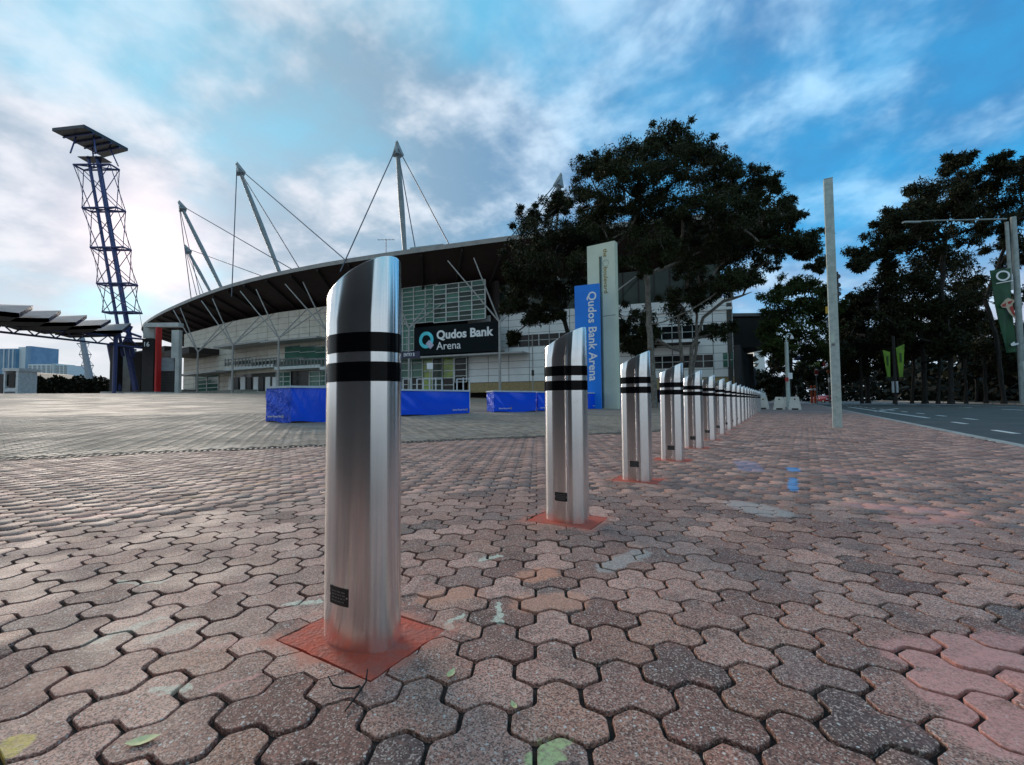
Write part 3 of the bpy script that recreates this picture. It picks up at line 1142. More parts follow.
def facade_at(px, off=0.0, fac=FAC):
    """point of the facade line seen in a pixel column, with its outward normal and tangent (to the right)"""
    d = ray(px, 395)
    best = None
    for (ax, ay), (bx, by) in zip(fac, fac[1:]):
        ex, ey = bx - ax, by - ay
        den = d.x * ey - d.y * ex
        if abs(den) < 1e-9: continue
        t_ = (ax * ey - ay * ex) / den
        u = (ax * d.y - ay * d.x) / den
        if -1e-6 <= u <= 1 + 1e-6 and t_ > 0 and (best is None or t_ < best[0]):
            tn = Vector((-ex, -ey, 0)).normalized()
            best = (t_, Vector((d.x * t_, d.y * t_, 0)), tn)
    _, q, tn = best
    n = Vector((tn.y, -tn.x, 0))
    return q + n * off, n, tn


def fz(px, py, off=0.0, fac=FAC):
    q, n, tn = facade_at(px, off, fac)
    return P(px, py, q.y).z


def fbox(x0, x1, y0, y1, off, thick, fac=FAC, mb=None):
    """box standing on the facade between two pixel columns and heights read at its middle; off = metres in front"""
    a, n, _ = facade_at(x0, 0, fac)
    b, n2, _ = facade_at(x1, 0, fac)
    n = (n + n2).normalized()
    xm = (x0 + x1) / 2
    zt, zb = fz(xm, y0, 0, fac), fz(xm, y1, 0, fac)
    return wbox(a, b, zb, zt, off, thick, mb)


def wbox(a, b, zb, zt, off, thick, mb=None):
    tn = (b - a)
    L = tn.length
    tn.normalize()
    n = Vector((tn.y, -tn.x, 0))
    if n.y > 0 and abs(n.y) > 0.05: n = -n
    c = (a + b) / 2 + n * (off - thick / 2)
    c.z = (zt + zb) / 2
    return (mb or MB()).box(c, (L, thick, zt - zb), (tn, n, (0, 0, 1)))


def sample(poly, L):
    """points along a polyline every L metres"""
    pts = [Vector((x, y, 0)) for x, y in poly]
    out = [pts[0]]
    carry = 0.0
    for a, b in zip(pts, pts[1:]):
        d = (b - a).length
        s_ = L - carry
        while s_ <= d:
            out.append(a.lerp(b, s_ / d))
            s_ += L
        carry = d - (s_ - L)
    return out


def smooth_poly(poly, it=2):
    p = [Vector(q) for q in poly]
    for _ in range(it):
        r = [p[0]]
        for a, b in zip(p, p[1:]):
            r += [a.lerp(b, .25), a.lerp(b, .75)]
        r.append(p[-1])
        p = r
    return [(q.x, q.y) for q in p]


# roof: thin eave, dark soffit falling inwards, pale fascia, roof sheet behind
es = smooth_poly(EDGE, 2)
N_ = len(es)
cen = Vector((-28, 150))
def inward(q, d):
    v = (cen - Vector(q)).normalized()
    r = Vector(q) + v * d
    return r.x, r.y
rf = MB()
so_, fa_ = MB(), MB()
e0 = [(x, y, EDGEZ) for x, y in es]
e1 = [(*inward(q, 16), 15.2) for q in es]
so_.add(e0 + e1, [(i, i + 1, N_ + i + 1, N_ + i) for i in range(N_ - 1)])
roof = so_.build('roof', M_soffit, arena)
t0 = [(*inward(q, -0.15), EDGEZ - 0.05) for q in es]
t1 = [(*inward(q, -0.15), EDGEZ + 0.55) for q in es]
fa_.add(t0 + t1, [(i, N_ + i, N_ + i + 1, i + 1) for i in range(N_ - 1)])
fa_.build('fascia', M_fascia, roof)
t2 = [(*inward(q, 45), EDGEZ + 5.0) for q in es]
rf.add(t1 + t2, [(i, N_ + i, N_ + i + 1, i + 1) for i in range(N_ - 1)])
rf.build('roof_sheet', M_rooft, roof)
for q in sample(EDGE, 6.0)[1:]:
    a = Vector((*inward((q.x, q.y), 0.3), EDGEZ - 0.30))
    b = Vector((*inward((q.x, q.y), 15), 15.2))
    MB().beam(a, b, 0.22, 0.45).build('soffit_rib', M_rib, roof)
# plant box on the roof
a, b = P(410, 251, 63), P(443, 250, 61.5)
wbox(Vector((a.x, a.y, 0)), Vector((b.x, b.y, 0)), 20.5, P(425, 245, 62).z, 0, 3).build('plant_box', mat('plant_box_grey', (0.30, 0.36, 0.36), 0.5), roof)

# curved cream wall of panels, left of the entrance
wall_pts = []
def wall_top(px): return {181: 338, 200: 331, 240: 320, 290: 311, 331: 303.5, 372: 296}.get(px, np.interp(px, [181, 200, 240, 290, 331, 372], [338, 331, 320, 311, 303.5, 296]))
cols = np.linspace(183, 372, 19)
back = MB()
for x0, x1 in zip(cols, cols[1:]):
    a, na, _ = facade_at(x0)
    b, nb, _ = facade_at(x1)
    wbox(a, b, PLAT, 17.0, -0.05, 0.5, back)
wall = back.build('cream_wall', M_gap, arena)
rows = 14
for i, (x0, x1) in enumerate(zip(cols, cols[1:])):
    a, na, _ = facade_at(x0)
    b, nb, _ = facade_at(x1)
    d = (b - a).normalized()
    zt = fz((x0 + x1) / 2, wall_top((x0 + x1) / 2)) + 1.0
    hgt = (17.0 - PLAT) / rows
    for r in range(rows):
        zb = PLAT + r * hgt
        if zb > zt: break
        if zb < 6.2 and x0 > 235: continue              # openings of the ground floor there
        wbox(a + d * 0.05, b - d * 0.05, zb + 0.03, zb + hgt - 0.03, 0.03 + random.uniform(0, .012), 0.08).build('panel', M_panel, wall)
# ground floor of that side: dark recess, doors, glazing
lo = MB()
for x0, x1 in ((236, 285), (285, 334), (334, 372)):
    fbox(x0, x1, 371, 392, 0.02, 0.3, mb=lo)
lo.build('ground_floor_recess', M_glassd, arena)
for x0, x1, y0, y1 in ((196, 219, 375.5, 392), (277, 291, 372, 391), (310, 331, 371, 391)):
    gz = fbox(x0, x1, y0, y1, 0.10, 0.1).build('shopfront_glazing', M_glass, arena)
    n = 4
    for k in range(n + 1):
        fbox(x0, x1, y0 + (y1 - y0) * k / n - .35, y0 + (y1 - y0) * k / n + .35, 0.2, 0.1).build('transom', M_mull, gz)
    for k in range(3):
        xx = x0 + (x1 - x0) * k / 2
        fbox(xx - .3, xx + .3, y0, y1, 0.22, 0.1).build('mullion', M_mull, gz)
for x in (229, 241, 254, 266, 273):
    fbox(x, x + 4.5, 377, 391.5, 0.16, 0.12).build('white_pier', M_white, arena)
for x in (234.2, 247, 259.5):
    fbox(x, x + 4.5, 377.5, 391.5, 0.13, 0.1).build('door', M_door, arena)
# balcony on the first floor
bal_a, bal_n, _ = facade_at(236)
bal_b, _, _ = facade_at(372)
bal = MB()
for x0, x1 in ((236, 285), (285, 330), (330, 372)):
    fbox(x0, x1, 366.5, 369.5, 2.2, 2.2, mb=bal)
bal = bal.build('balcony', M_mull, arena)
for x0, x1 in ((236, 262), (262, 288), (288, 314), (314, 340), (340, 372)):
    fbox(x0, x1, 359.2, 360.4, 2.2, 0.1).build('handrail', M_rail, bal)
    fbox(x0, x1, 362, 365.5, 2.15, 0.03).build('balustrade_glass', M_smoke, bal)
for x in np.arange(236, 372, 3.4):
    fbox(x, x + .8, 359.6, 367, 2.2, 0.08).build('baluster', M_rail, bal)
for x0, x1 in ((285, 300), (300, 316), (316, 334)):
    g_ = fbox(x0, x1, 346, 366, 0.14, 0.1).build('balcony_glazing', M_glass, arena)
    for y in (346, 352, 359):
        fbox(x0, x1, y - .3, y + .3, 0.22, 0.1).build('transom', M_mull, g_)
# thin canopy blades over the first floor
for x0, x1, y in ((232, 284, 345), (278, 334, 341), (196, 236, 373)):
    fbox(x0, x1, y, y + 1.6, 3.6, 3.4).build('canopy_blade', M_strut, arena)
# dark walkway canopy at the far left of the wall
for x0, x1 in ((166, 196), (196, 222)):
    fbox(x0, x1, 351 + (x0 - 166) * .02, 357, 6.0, 5.5, FACL).build('walkway_canopy', M_rib, arena)

# glazed hall over the entrance: backing, every pane and the mullions
def glazing(x0, x1, top0, top1, bot0, bot1, nc, nr, off, gm, name, pm=None):
    """pane grid; top/bottom heights given at both ends in pixels"""
    a, n, _ = facade_at(x0)
    b, n2, _ = facade_at(x1)
    zt0, zt1 = fz(x0, top0), fz(x1, top1)
    zb0, zb1 = fz(x0, bot0), fz(x1, bot1)
    zt, zb = (zt0 + zt1) / 2, (zb0 + zb1) / 2
    d = b - a
    root_ = wbox(a, b, zb, zt, off - 0.12, 0.3).build(name, M_rib, arena)
    for c in range(nc):
        for r in range(nr):
            p, q = a + d * (c / nc), a + d * ((c + 1) / nc)
            m_ = gm if not callable(gm) else gm(c, r)
            wbox(p + d.normalized() * .04, q - d.normalized() * .04, zb + (zt - zb) * r / nr + .04, zb + (zt - zb) * (r + 1) / nr - .04, off + random.uniform(-.02, 0.0), 0.05).build('pane', m_, root_)
    for c in range(nc + 1):
        p = a + d * (c / nc)
        wbox(p - d.normalized() * .07, p + d.normalized() * .07, zb, zt, off + 0.14, 0.16).build('mullion', M_mull, root_)
    for r in range(nr + 1):
        z = zb + (zt - zb) * r / nr
        wbox(a, b, z - .05, z + .05, off + 0.10, 0.14).build('transom', M_mull, root_)
    return root_


glazing(372, 440, 292, 287, 325, 325, 6, 8, 0.6, lambda c, r: M_glass, 'upper_glazing')
glazing(440, 491, 288, 283, 323, 322, 4, 8, 1.6, lambda c, r: M_smoke if (c * 3 + r * 5) % 7 > 2 else M_glass, 'bay_glazing')
glazing(331, 372, 300, 296, 345, 345, 3, 8, 0.3, lambda c, r: M_glass, 'side_glazing')
glazing(372, 416, 326, 326, 352, 352, 4, 4, 0.4, lambda c, r: M_glass, 'mid_glazing')
glazing(372, 424, 357, 357, 392, 392, 5, 5, 0.3, lambda c, r: M_glass if r > 1 else M_glassd, 'door_glazing')
glazing(424, 444, 357, 357, 392, 392, 2, 5, 0.3, lambda c, r: M_smoke if c else M_glassy, 'lobby_glazing')
glazing(444, 455, 357, 357, 392, 392, 1, 5, 0.3, lambda c, r: M_glassy if r > 1 else M_glassd, 'poster_glazing')
glazing(456, 468, 358, 358, 382, 382, 1, 4, 0.3, lambda c, r: M_glassd, 'louvre_window')
# side return of the bay, towards the right
a, n, _ = facade_at(491)
wbox(a, a + Vector((0.5, 0.3, 0)), fz(491, 322), fz(491, 283), 1.6, 2.0).build('bay_return', M_rib, arena)
# beam and canopy under the sign
fbox(372, 505, 353, 355, 1.8, 1.8).build('entrance_beam', M_strut, arena)
fbox(404, 530, 356, 357.4, 2.6, 2.4).build('entrance_canopy', M_strut, arena)

# white panelled wing right of the entrance, with window bands
wing_back = MB()
wcols = np.concatenate([np.linspace(468, 735, 14)])
for x0, x1 in zip(wcols, wcols[1:]):
    a, _, _ = facade_at(x0)
    b, _, _ = facade_at(x1)
    wbox(a, b, PLAT, 12.2, -0.05, 0.4, wing_back)
ea, _, _ = facade_at(735)
wing_back.box((ea.x - 0.35, ea.y + 9, 7.1), (0.6, 18, 10.2))
wing = wing_back.build('white_wing', M_gap, arena)
for i, (x0, x1) in enumerate(zip(wcols, wcols[1:])):
    a, _, _ = facade_at(x0)
    b, _, _ = facade_at(x1)
    d = (b - a).normalized()
    z = 3.4
    while z < 12:
        h = 0.95
        wbox(a + d * .04, b - d * .04, z + .025, z + h - .025, 0.02 + random.uniform(0, .012), 0.07).build('panel', M_white, wing)
        z += h
for k in range(9):
    z = 3.4 + k * .95
    MB().box((ea.x + 0.0, ea.y + 9, z + .475), (0.08, 17.8, .90)).build('panel', M_white, wing)
for i, (x0, x1) in enumerate(zip(wcols, wcols[1:])):
    a, _, _ = facade_at(x0)
    b, _, _ = facade_at(x1)
    d = (b - a).normalized()
    wbox(a + d * .01, b - d * .01, PLAT, 3.35, 0.05, 0.2).build('plinth', M_brickw, wing)
    if x0 > 500 and x1 < 728:
        for zb, zt in ((8.2, 9.75), (4.6, 6.1)):
            if zb < 5 and x0 < 640: continue
            w_ = wbox(a, b, zb, zt, 0.10, 0.1).build('window', M_glassd, wing)
            for u in (0.0, 0.5, 1.0):
                q = a.lerp(b, u)
                wbox(q - d * .05, q + d * .05, zb, zt, 0.16, 0.1).build('window_bar', M_mull, w_)
            wbox(a, b, (zb + zt) / 2 - .03, (zb + zt) / 2 + .03, 0.14, 0.08).build('window_bar', M_mull, w_)
w_ = fbox(724, 733.5, 353, 367, 0.10, 0.1).build('window', M_glass, wing)
fbox(728.5, 729.2, 353, 367, 0.16, 0.1).build('window_bar', M_mull, w_)
fbox(724, 733.5, 359.6, 360.3, 0.14, 0.1).build('window_bar', M_mull, w_)
# upper storey in grey green glass, under the roof
up = MB()
for x0, x1 in ((491, 560), (560, 640), (640, 722)):
    a, _, _ = facade_at(x0)
    b, _, _ = facade_at(x1)
    wbox(a, b, 12.25, 17.2, -0.6, 0.4, up)
up = up.build('upper_storey', M_smoke, arena)
for x in np.arange(496, 720, 16):
    a, _, tn = facade_at(x)
    wbox(a, a + tn * .12, 12.25, 17.2, -0.5, 0.2).build('mullion', M_rib, up)
fbox(600, 735, 311, 313.5, 0.25, 0.5).build('cornice', M_white, wing)
fbox(612, 700, 345.3, 346.3, 2.0, 2.0).build('sun_blade', M_rib, wing)
# soil of the forecourt: low step
st = MB()
for x0, x1 in ((150, 200), (200, 260), (260, 330), (330, 400), (400, 468)):
    fbox(x0, x1, 391, 397, 3.4, 3.2, FACL if x0 < 300 else FAC, mb=st)
st.build('forecourt_step', mat('step_stone', (0.33, 0.32, 0.28), 0.8, c2=(0.25, 0.24, 0.21), scale=1.0), arena)

# dark backing added behind all the glass, blocks sky and sun from behind
core_ = MB()
fs = [Vector((x, y, 0)) for x, y in FAC]
for a, b in zip(fs, fs[1:]):
    if (b - a).length < 1: continue
    ia, ib = [Vector((*inward((q.x, q.y), 2.2), 0)) for q in (a, b)]
    core_.add([(ia.x, ia.y, 0), (ib.x, ib.y, 0), (ib.x, ib.y, 18.2), (ia.x, ia.y, 18.2)], [(0, 1, 2, 3), (3, 2, 1, 0)])
core_.build('backing_wall', M_rib, arena)

# branching columns under the eave
def branch_column(px, ynode, ytops, off=5.0, ybase=391):
    q, n, tn = facade_at(px, 0, [inward(w, -off) for w in FAC])
    base = Vector((q.x, q.y, PLAT - 0.3))
    node = P(px, ynode, q.y)
    node = Vector((q.x, q.y, node.z))
    col_ = MB().tube([base, node], [0.18, 0.14], 10).build('branch_column', M_strut, arena)
    for dx, dn, zt in ytops:
        top = q + tn * dx + n * dn
        top = Vector((top.x, top.y, zt))
        MB().tube([node, top], [0.11, 0.08], 8).build('strut', M_strut, col_)
for px, yn in ((197, 352), (232, 345), (278, 338), (326, 331), (409, 328), (500, 322), (590, 312)):
    branch_column(px, yn, ((-6.4, 2.2, 19.3), (-2.6, 2.2, 19.2), (2.4, -3.6, 16.7), (5.8, -3.8, 16.6)))

# masts with their cables
def mast(top, foot, Y, cables, r=0.42, twin=False):
    tp = P(*top, Y)
    fo = P(*foot, Y)
    fo = fo + (fo - tp) * 0.12
    m_ = MB()
    m_.tube([tp, tp.lerp(fo, .5), fo], [r * .75, r * 1.15, r * .75], 10)
    if twin:
        m_.tube([tp, fo + Vector((2.2, 3, 0))], [r * .6, r * .9], 8)
    o_ = m_.build('mast', M_mast, arena, smooth=True)
    MB().tube([tp + Vector((0, 0, .4)), tp - (tp - fo).normalized() * 2.2], [0.10, 1.05], 4).build('mast_head', M_mast, o_)
    for (cx, cy, cY) in cables:
        e = P(cx, cy, cY)
        MB().tube([tp - Vector((0, 0, .5)), e + (e - tp) * 0.06], 0.085, 6).build('cable', M_cable, o_)
mast((179, 202), (222, 289), 105, ((191, 297, 92), (199, 290, 100), (297, 272, 78)))
mast((185, 246), (211, 293), 125, ((196, 292, 110), (203, 293, 115), (265, 277, 95)), r=.40)
mast((237, 164), (281, 276), 88, ((232, 288, 76), (301, 271, 76), (341, 256, 70)))
mast((397, 143), (405, 254), 74, ((344, 263, 63), (416, 252, 66), (450, 246, 62)))
mast((561, 175), (545, 246), 80, ((509, 239, 62), (523, 240, 66)), r=.38, twin=True)
# aerial on the roof
q = P(386, 256, 62)
an = MB().tube([q, q + Vector((0, 0, 2.4))], 0.05, 6)
for k, L in enumerate((1.0, .8, .9, .6)):
    an.tube([q + Vector((-L * 1.2, 0, 2.3 - k * .05 + .0)), q + Vector((L * 1.2, 0, 2.3 - k * .05))], 0.03, 5)
    break
for k in range(5):
    an.tube([q + Vector((-1.0 + k * .5, -.3, 2.3)), q + Vector((-1.0 + k * .5, .3, 2.3))], 0.02, 5)
an.build('aerial', M_cable, roof)

# name board over the entrance
a, n, _ = facade_at(424)
b, _, _ = facade_at(506.5)
a, b = a + n * 2.6, b + n * 2.6
tn = (b - a).normalized()
zt, zb = (P(417, 327, a.y).z + P(500, 321.5, b.y).z) / 2, (P(417, 355, a.y).z + P(500, 351, b.y).z) / 2
board = wbox(a, b, zb, zt, 0.0, 0.5).build('name_board', M_signb, arena)
Lb, Hb = (b - a).length, zt - zb
bn = Vector((tn.y, -tn.x, 0))
fr = a + bn * 0.03
def on_board(u, v): return fr + tn * (Lb * u) + Vector((0, 0, zb + Hb * v))
text_part('lettering', 'Qudos Bank', M_wtxt, board, on_board(.285, .53), tn, (0, 0, 1), Hb * .29, 0.06, bold=.03, width=Lb * .66)
text_part('lettering', 'Arena', M_wtxt, board, on_board(.285, .15), tn, (0, 0, 1), Hb * .27, 0.06, bold=.0, width=Lb * .29)
c_ = on_board(.16, .52)
rg = MB()
n_ = 40
for rad in (Hb * .30, Hb * .175):
    for k in range(n_):
        an_ = 2 * math.pi * k / n_
        rg.v.append(c_ + tn * (rad * math.cos(an_)) + Vector((0, 0, rad * math.sin(an_))) + bn * .06)
for k in range(n_):
    k2 = (k + 1) % n_
    rg.f.append((k, k2, n_ + k2, n_ + k))
rg.build('logo_ring', M_cyan, board)
for s_, w_ in ((-.17, 1), (.0, 1), (.17, 1)):
    d1 = (tn * .7 + Vector((0, 0, -.7))).normalized()
    d2 = (tn * .7 + Vector((0, 0, .7))).normalized()
    cc = c_ + tn * (Hb * .15) + Vector((0, 0, -Hb * .17)) + d1 * (Hb * s_ * .55) + bn * .08
    MB().box(cc, (Hb * .085, Hb * .20, 0.05), (d1, d2, bn)).build('logo_tail', M_lilac, board)
# small entry sign
a, n, _ = facade_at(396)
e0_, e1_ = P(401, 355, 58), P(420, 355, 57)
d = (e1_ - e0_).normalized()
d.z = 0
es_ = thing('entry_sign', (e0_.x, e0_.y, e0_.z - .5), 'small dark blue entry sign with white letters at left of the entrance', 'sign')
nn = Vector((d.y, -d.x, 0))
MB().box((e0_ + e1_) / 2, ((e1_ - e0_).length, 0.12, 0.85), (d, nn, (0, 0, 1))).build('panel', mat('sign_navy', (0.010, 0.014, 0.06), 0.4), es_)
text_part('lettering', 'ENTRY B', M_wtxt, es_, e0_ + nn * .07 + d * .45 + Vector((0, 0, -.22)), d, (0, 0, 1), .42, .02, bold=.01, width=1.6)
MB().tube([e0_ + d * .9 + Vector((0, 0, .4)), e0_ + d * .9 + Vector((0, 0, 2.6))], .04, 6).build('hanger', M_strut, es_)
# ------------------------------------------------------------------ left: light tower, solar canopies, gate, city
M_blue = mat('tower_blue', (0.05, 0.065, 0.20), 0.45, c2=(0.04, 0.055, 0.16), scale=1)
M_maroon = mat('tower_maroon', (0.20, 0.09, 0.17), 0.5)
M_tower = mat('tower_panel_dark', (0.018, 0.022, 0.035), 0.4, c2=(0.03, 0.035, 0.05), scale=1)
TY = 78.0
tb = P(126, 392, TY)
tower = thing('lighting_tower', (tb.x, tb.y, 1.9), 'tall leaning blue lattice tower carrying a dark tilted panel', 'tower')


def tw(px, py, dy=0.0): return P(px, py, TY + dy)


axis_top, axis_bot = tw(95, 158), tw(128, 345)
levels = [(0.0, 21), (.25, 20.5), (.5, 20.5), (.75, 20.2), (.98, 20)]
frames = []
for f_, wpx in [(.05, 18.5), (.28, 17.5), (.49, 16.5), (.68, 16.5), (.83, 16)]:
    c = axis_top.lerp(axis_bot, f_)
    h = wpx * TY / 450
    cx = [c + Vector((sx * h, sy * h * .3, 0)) for sx, sy in ((-1, -1), (1, -1), (1, 1), (-1, 1))]
    frames.append(cx)
    fr_ = MB()
    for i in range(4):
        fr_.tube([cx[i], cx[(i + 1) % 4]], 0.15, 6)
        fr_.tube([cx[i], c], 0.12, 6)
    fr_.build('cross_frame', M_blue, tower)
for i, (fa, fb) in enumerate(zip(frames, frames[1:])):
    lat = MB()
    for k in range(4):
        k2 = (k + 1) % 4
        lat.tube([fa[k], fb[k2]], 0.07, 5)
        lat.tube([fa[k2], fb[k]], 0.07, 5)
    lat.build('bracing', M_blue if i < 2 else M_maroon, tower)
for dx, dy in ((-.75, -.5), (.75, -.5), (0, .8)):
    o_ = Vector((dx, dy, 0))
    e = axis_bot + (axis_bot - axis_top) * .06
    MB().tube([axis_top + o_, e + o_], 0.24, 8).build('main_tube', M_blue, tower, smooth=True)
for a, b in ((tw(77, 166), tw(108, 330)), (tw(116, 170), tw(143, 333))):
    MB().tube([a, b], 0.035, 5).build('stay', M_cable, tower)
for (ax, ay), (bx, by) in (((110, 345), (119, 391)), ((126, 340), (136, 391)), ((132, 326), (120, 350)), ((141, 337), (121, 330))):
    MB().tube([tw(ax, ay), tw(bx, by)], 0.45 if by > 380 else .2, 8).build('leg', M_blue, tower, smooth=True)
# service platform and the tilted panel on top
pa = [tw(75, 160), tw(106, 159), tw(116, 170, 3), tw(97, 166, -4)]
pl_ = MB()
hc_ = axis_top + Vector((0, 0, -.3))
hs_ = 20 * TY / 450
pl_.box(hc_, (hs_ * 1.2, hs_ * .6, .12))
pl_.build('platform', M_tower, tower)
pq = [tw(52, 131, -.8), tw(104, 157.5, 7.6), tw(128, 151, 5.4), tw(84, 127.5, -1.8)]
pm = MB()
up_ = Vector((0, 0, .55))
pm.add(pq + [q + up_ for q in pq], [(0, 3, 2, 1), (4, 5, 6, 7), (0, 1, 5, 4), (1, 2, 6, 5), (2, 3, 7, 6), (3, 0, 4, 7)])
panel = pm.build('top_panel', M_tower, tower)
for f_ in (.2, .4, .6, .8):
    MB().tube([pq[0].lerp(pq[1], f_) - up_ * .3, pq[3].lerp(pq[2], f_) - up_ * .3], .14, 6).build('panel_rib', M_blue, panel)
pc = (pq[0] + pq[1] + pq[2] + pq[3]) / 4
for dx, dy in ((-1, -1), (1, -1), (1, 1), (-1, 1)):
    MB().tube([hc_ + Vector((dx * 2.2, dy * 2.2, 0)), pc + Vector((dx * 1.6, dy * 1.6, 0))], .12, 6).build('panel_post', M_blue, tower)

# far light tower
FY = 190.0
ft = thing('far_lighting_tower', tuple(P(91, 384, FY)), 'distant pale tower with crossbars standing behind the low dark sheds', 'tower')
MB().tube([P(82, 338, FY), P(91, 384, FY)], [.9, 1.3], 8).build('shaft', mat('far_tower_grey', (0.30, 0.32, 0.36), .6), ft)
for f_ in (.12, .36, .6, .83):
    c = P(82, 338, FY).lerp(P(91, 384, FY), f_)
    MB().tube([c + Vector((-2.6, 0, 0)), c + Vector((2.6, 0, 0))], .22, 6).build('crossbar', MATS['far_tower_grey'], ft)
    if f_ < .8:
        c2 = P(82, 338, FY).lerp(P(91, 384, FY), f_ + .24)
        for s_ in (-1, 1):
            MB().tube([c + Vector((2.6 * s_, 0, 0)), c.lerp(c2, .5) + Vector((1.2 * s_, 0, 0)), c2 + Vector((2.6 * s_, 0, 0))], .10, 5).build('bracing', MATS['far_tower_grey'], ft)

# solar canopies on a long truss
M_solar = mat('solar_top', (0.16, 0.18, 0.21), 0.7, c2=(0.12, 0.14, 0.17), scale=.6, spec=.1)
M_solarb = mat('solar_edge', (0.03, 0.05, 0.16), 0.4)
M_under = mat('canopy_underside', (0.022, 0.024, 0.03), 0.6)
can = thing('solar_canopy', tuple(P(60, 395, 62)), 'row of tilted solar canopy panels on a blue truss beside the leaning tower', 'canopy')
quads_ = [((-40, 307), (-40, 303), (33, 305.5), (19, 313), 50), ((-30, 317), (3, 311), (61, 310.5), (49, 318), 55), ((2, 323), (27, 317.5), (87, 315), (76, 322), 60),
          ((28, 327.5), (55, 321.5), (111, 319.5), (101, 325), 66), ((55, 332), (80, 326.5), (131, 323), (122, 330), 72)]
for (a, b, c, d, Y) in quads_:
    p = [P(*a, Y - 2), P(*b, Y + 4), P(*c, Y + 4), P(*d, Y - 2)]
    th = Vector((0, 0, -.5))
    pn = MB().add(p, [(0, 3, 2, 1)]).add([q + th for q in p], [(0, 1, 2, 3)]).build('solar_panel', M_solar, can)
    ed = MB()
    for i in range(4):
        ed.add([p[i], p[(i + 1) % 4], p[(i + 1) % 4] + th, p[i] + th], [(0, 1, 2, 3), (3, 2, 1, 0)])
    ed.build('panel_edge', M_solarb, pn)
    # dark tray under the panel
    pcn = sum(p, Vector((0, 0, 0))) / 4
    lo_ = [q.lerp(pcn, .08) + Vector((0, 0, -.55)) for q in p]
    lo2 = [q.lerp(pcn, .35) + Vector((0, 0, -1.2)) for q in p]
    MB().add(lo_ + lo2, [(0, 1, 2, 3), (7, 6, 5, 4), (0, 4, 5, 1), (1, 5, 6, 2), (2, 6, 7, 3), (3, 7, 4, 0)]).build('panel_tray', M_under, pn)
def chord(pa_, pb_, Ya, Yb, n_, r=.13):
    return [P(pa_[0] + (pb_[0] - pa_[0]) * k / n_, pa_[1] + (pb_[1] - pa_[1]) * k / n_, Ya + (Yb - Ya) * k / n_) for k in range(n_ + 1)]
for dy in (0, 3):
    top = chord((-60, 318), (150, 340), 48 + dy, 76 + dy, 20)
    bot = chord((-60, 325), (150, 349), 48 + dy, 76 + dy, 20)
    MB().tube(top, .16, 6).build('truss_chord', M_blue, can)
    MB().tube(bot, .16, 6).build('truss_chord', M_blue, can)
    wb = MB()
    for k in range(20):
        wb.tube([bot[k], top[k + 1]] if k % 2 else [top[k], bot[k + 1]], .09, 5)
    wb.build('truss_web', M_blue, can)
for px_, Y in ((-45, 49), (116, 71)):
    MB().tube([P(px_, 330, Y), Vector((P(px_, 330, Y).x, P(px_, 330, Y).y, 1.6))], .3, 8).build('canopy_post', M_blue, can)

# gate house with the number 16
GY = 74.0
gt = thing('gate_house', tuple(P(146, 396, GY)), 'dark gate house numbered 16 with red fin and pale concrete portal', 'gate house')
M_gblk = mat('gate_black', (0.010, 0.009, 0.010), 0.5, c2=(0.018, 0.014, 0.015), scale=.5)
M_gred = mat('gate_red', (0.62, 0.025, 0.025), 0.45)
M_gconc = mat('gate_concrete', (0.55, 0.55, 0.52), 0.75, c2=(0.44, 0.44, 0.42), scale=.8)
M_gpan = mat('gate_panel', (0.28, 0.33, 0.36), 0.5)
M_ggrl = mat('gate_grille', (0.05, 0.055, 0.055), 0.6)


def gbox(x0, x1, y0, y1, Y0, dep, name, m_, par=None):
    a, b = P(x0, y1, Y0), P(x1, y0, Y0)
    return MB().box(((a.x + b.x) / 2, Y0 + dep / 2, (a.z + b.z) / 2), (abs(b.x - a.x), dep, abs(b.z - a.z))).build(name, m_, par or gt)


gbox(141, 154, 338.5, 396, GY, 1.2, 'dark_panel', M_gblk)
gbox(109, 116, 342, 395, GY + 3, 1.5, 'dark_panel', M_gblk)
gbox(109, 154, 342, 347, GY + 2, 1, 'lintel', M_gblk)
gbox(130, 141, 352, 392, GY + 6, 1, 'dark_panel', M_gblk)
gbox(116, 123, 347, 392, GY + 8, 3, 'concrete_pier', M_gconc)
gbox(154, 157.5, 327, 396, GY - .8, 1.0, 'red_fin', M_gred)
gbox(143, 154, 325.5, 338, GY + 2, .8, 'concrete_pier', M_gconc)
gbox(144, 178.5, 322.5, 327, GY + 1, 1.2, 'concrete_lintel', M_gconc)
gbox(171, 179, 330, 358, GY, .8, 'concrete_pier', M_gconc)
gbox(174.3, 179, 358, 395, GY, .7, 'concrete_pier', M_gconc)
gbox(157.5, 174, 357.5, 371, GY + .5, .4, 'blue_grey_panel', M_gpan)
gr_ = gbox(157.5, 174, 371, 395, GY + .6, .4, 'grille', M_ggrl)
for k in range(9):
    y = 372 + k * 2.6
    gbox(157.6, 173.9, y, y + .6, GY + .5, .2, 'grille_bar', M_gblk, gr_)
a_ = P(143, 346.5, GY)
text_part('number', '16', M_wtxt, gt, (a_.x, GY - .02, a_.z), (1, 0, 0), (0, 0, 1), .75, .03, bold=.02)
for x0, x1, y0 in ((100, 118, 391.5), (124, 156, 391.8), (157, 180, 392.5)):
    gbox(x0, x1, y0, 397, GY - 3, 4, 'kerb_block', M_gconc)

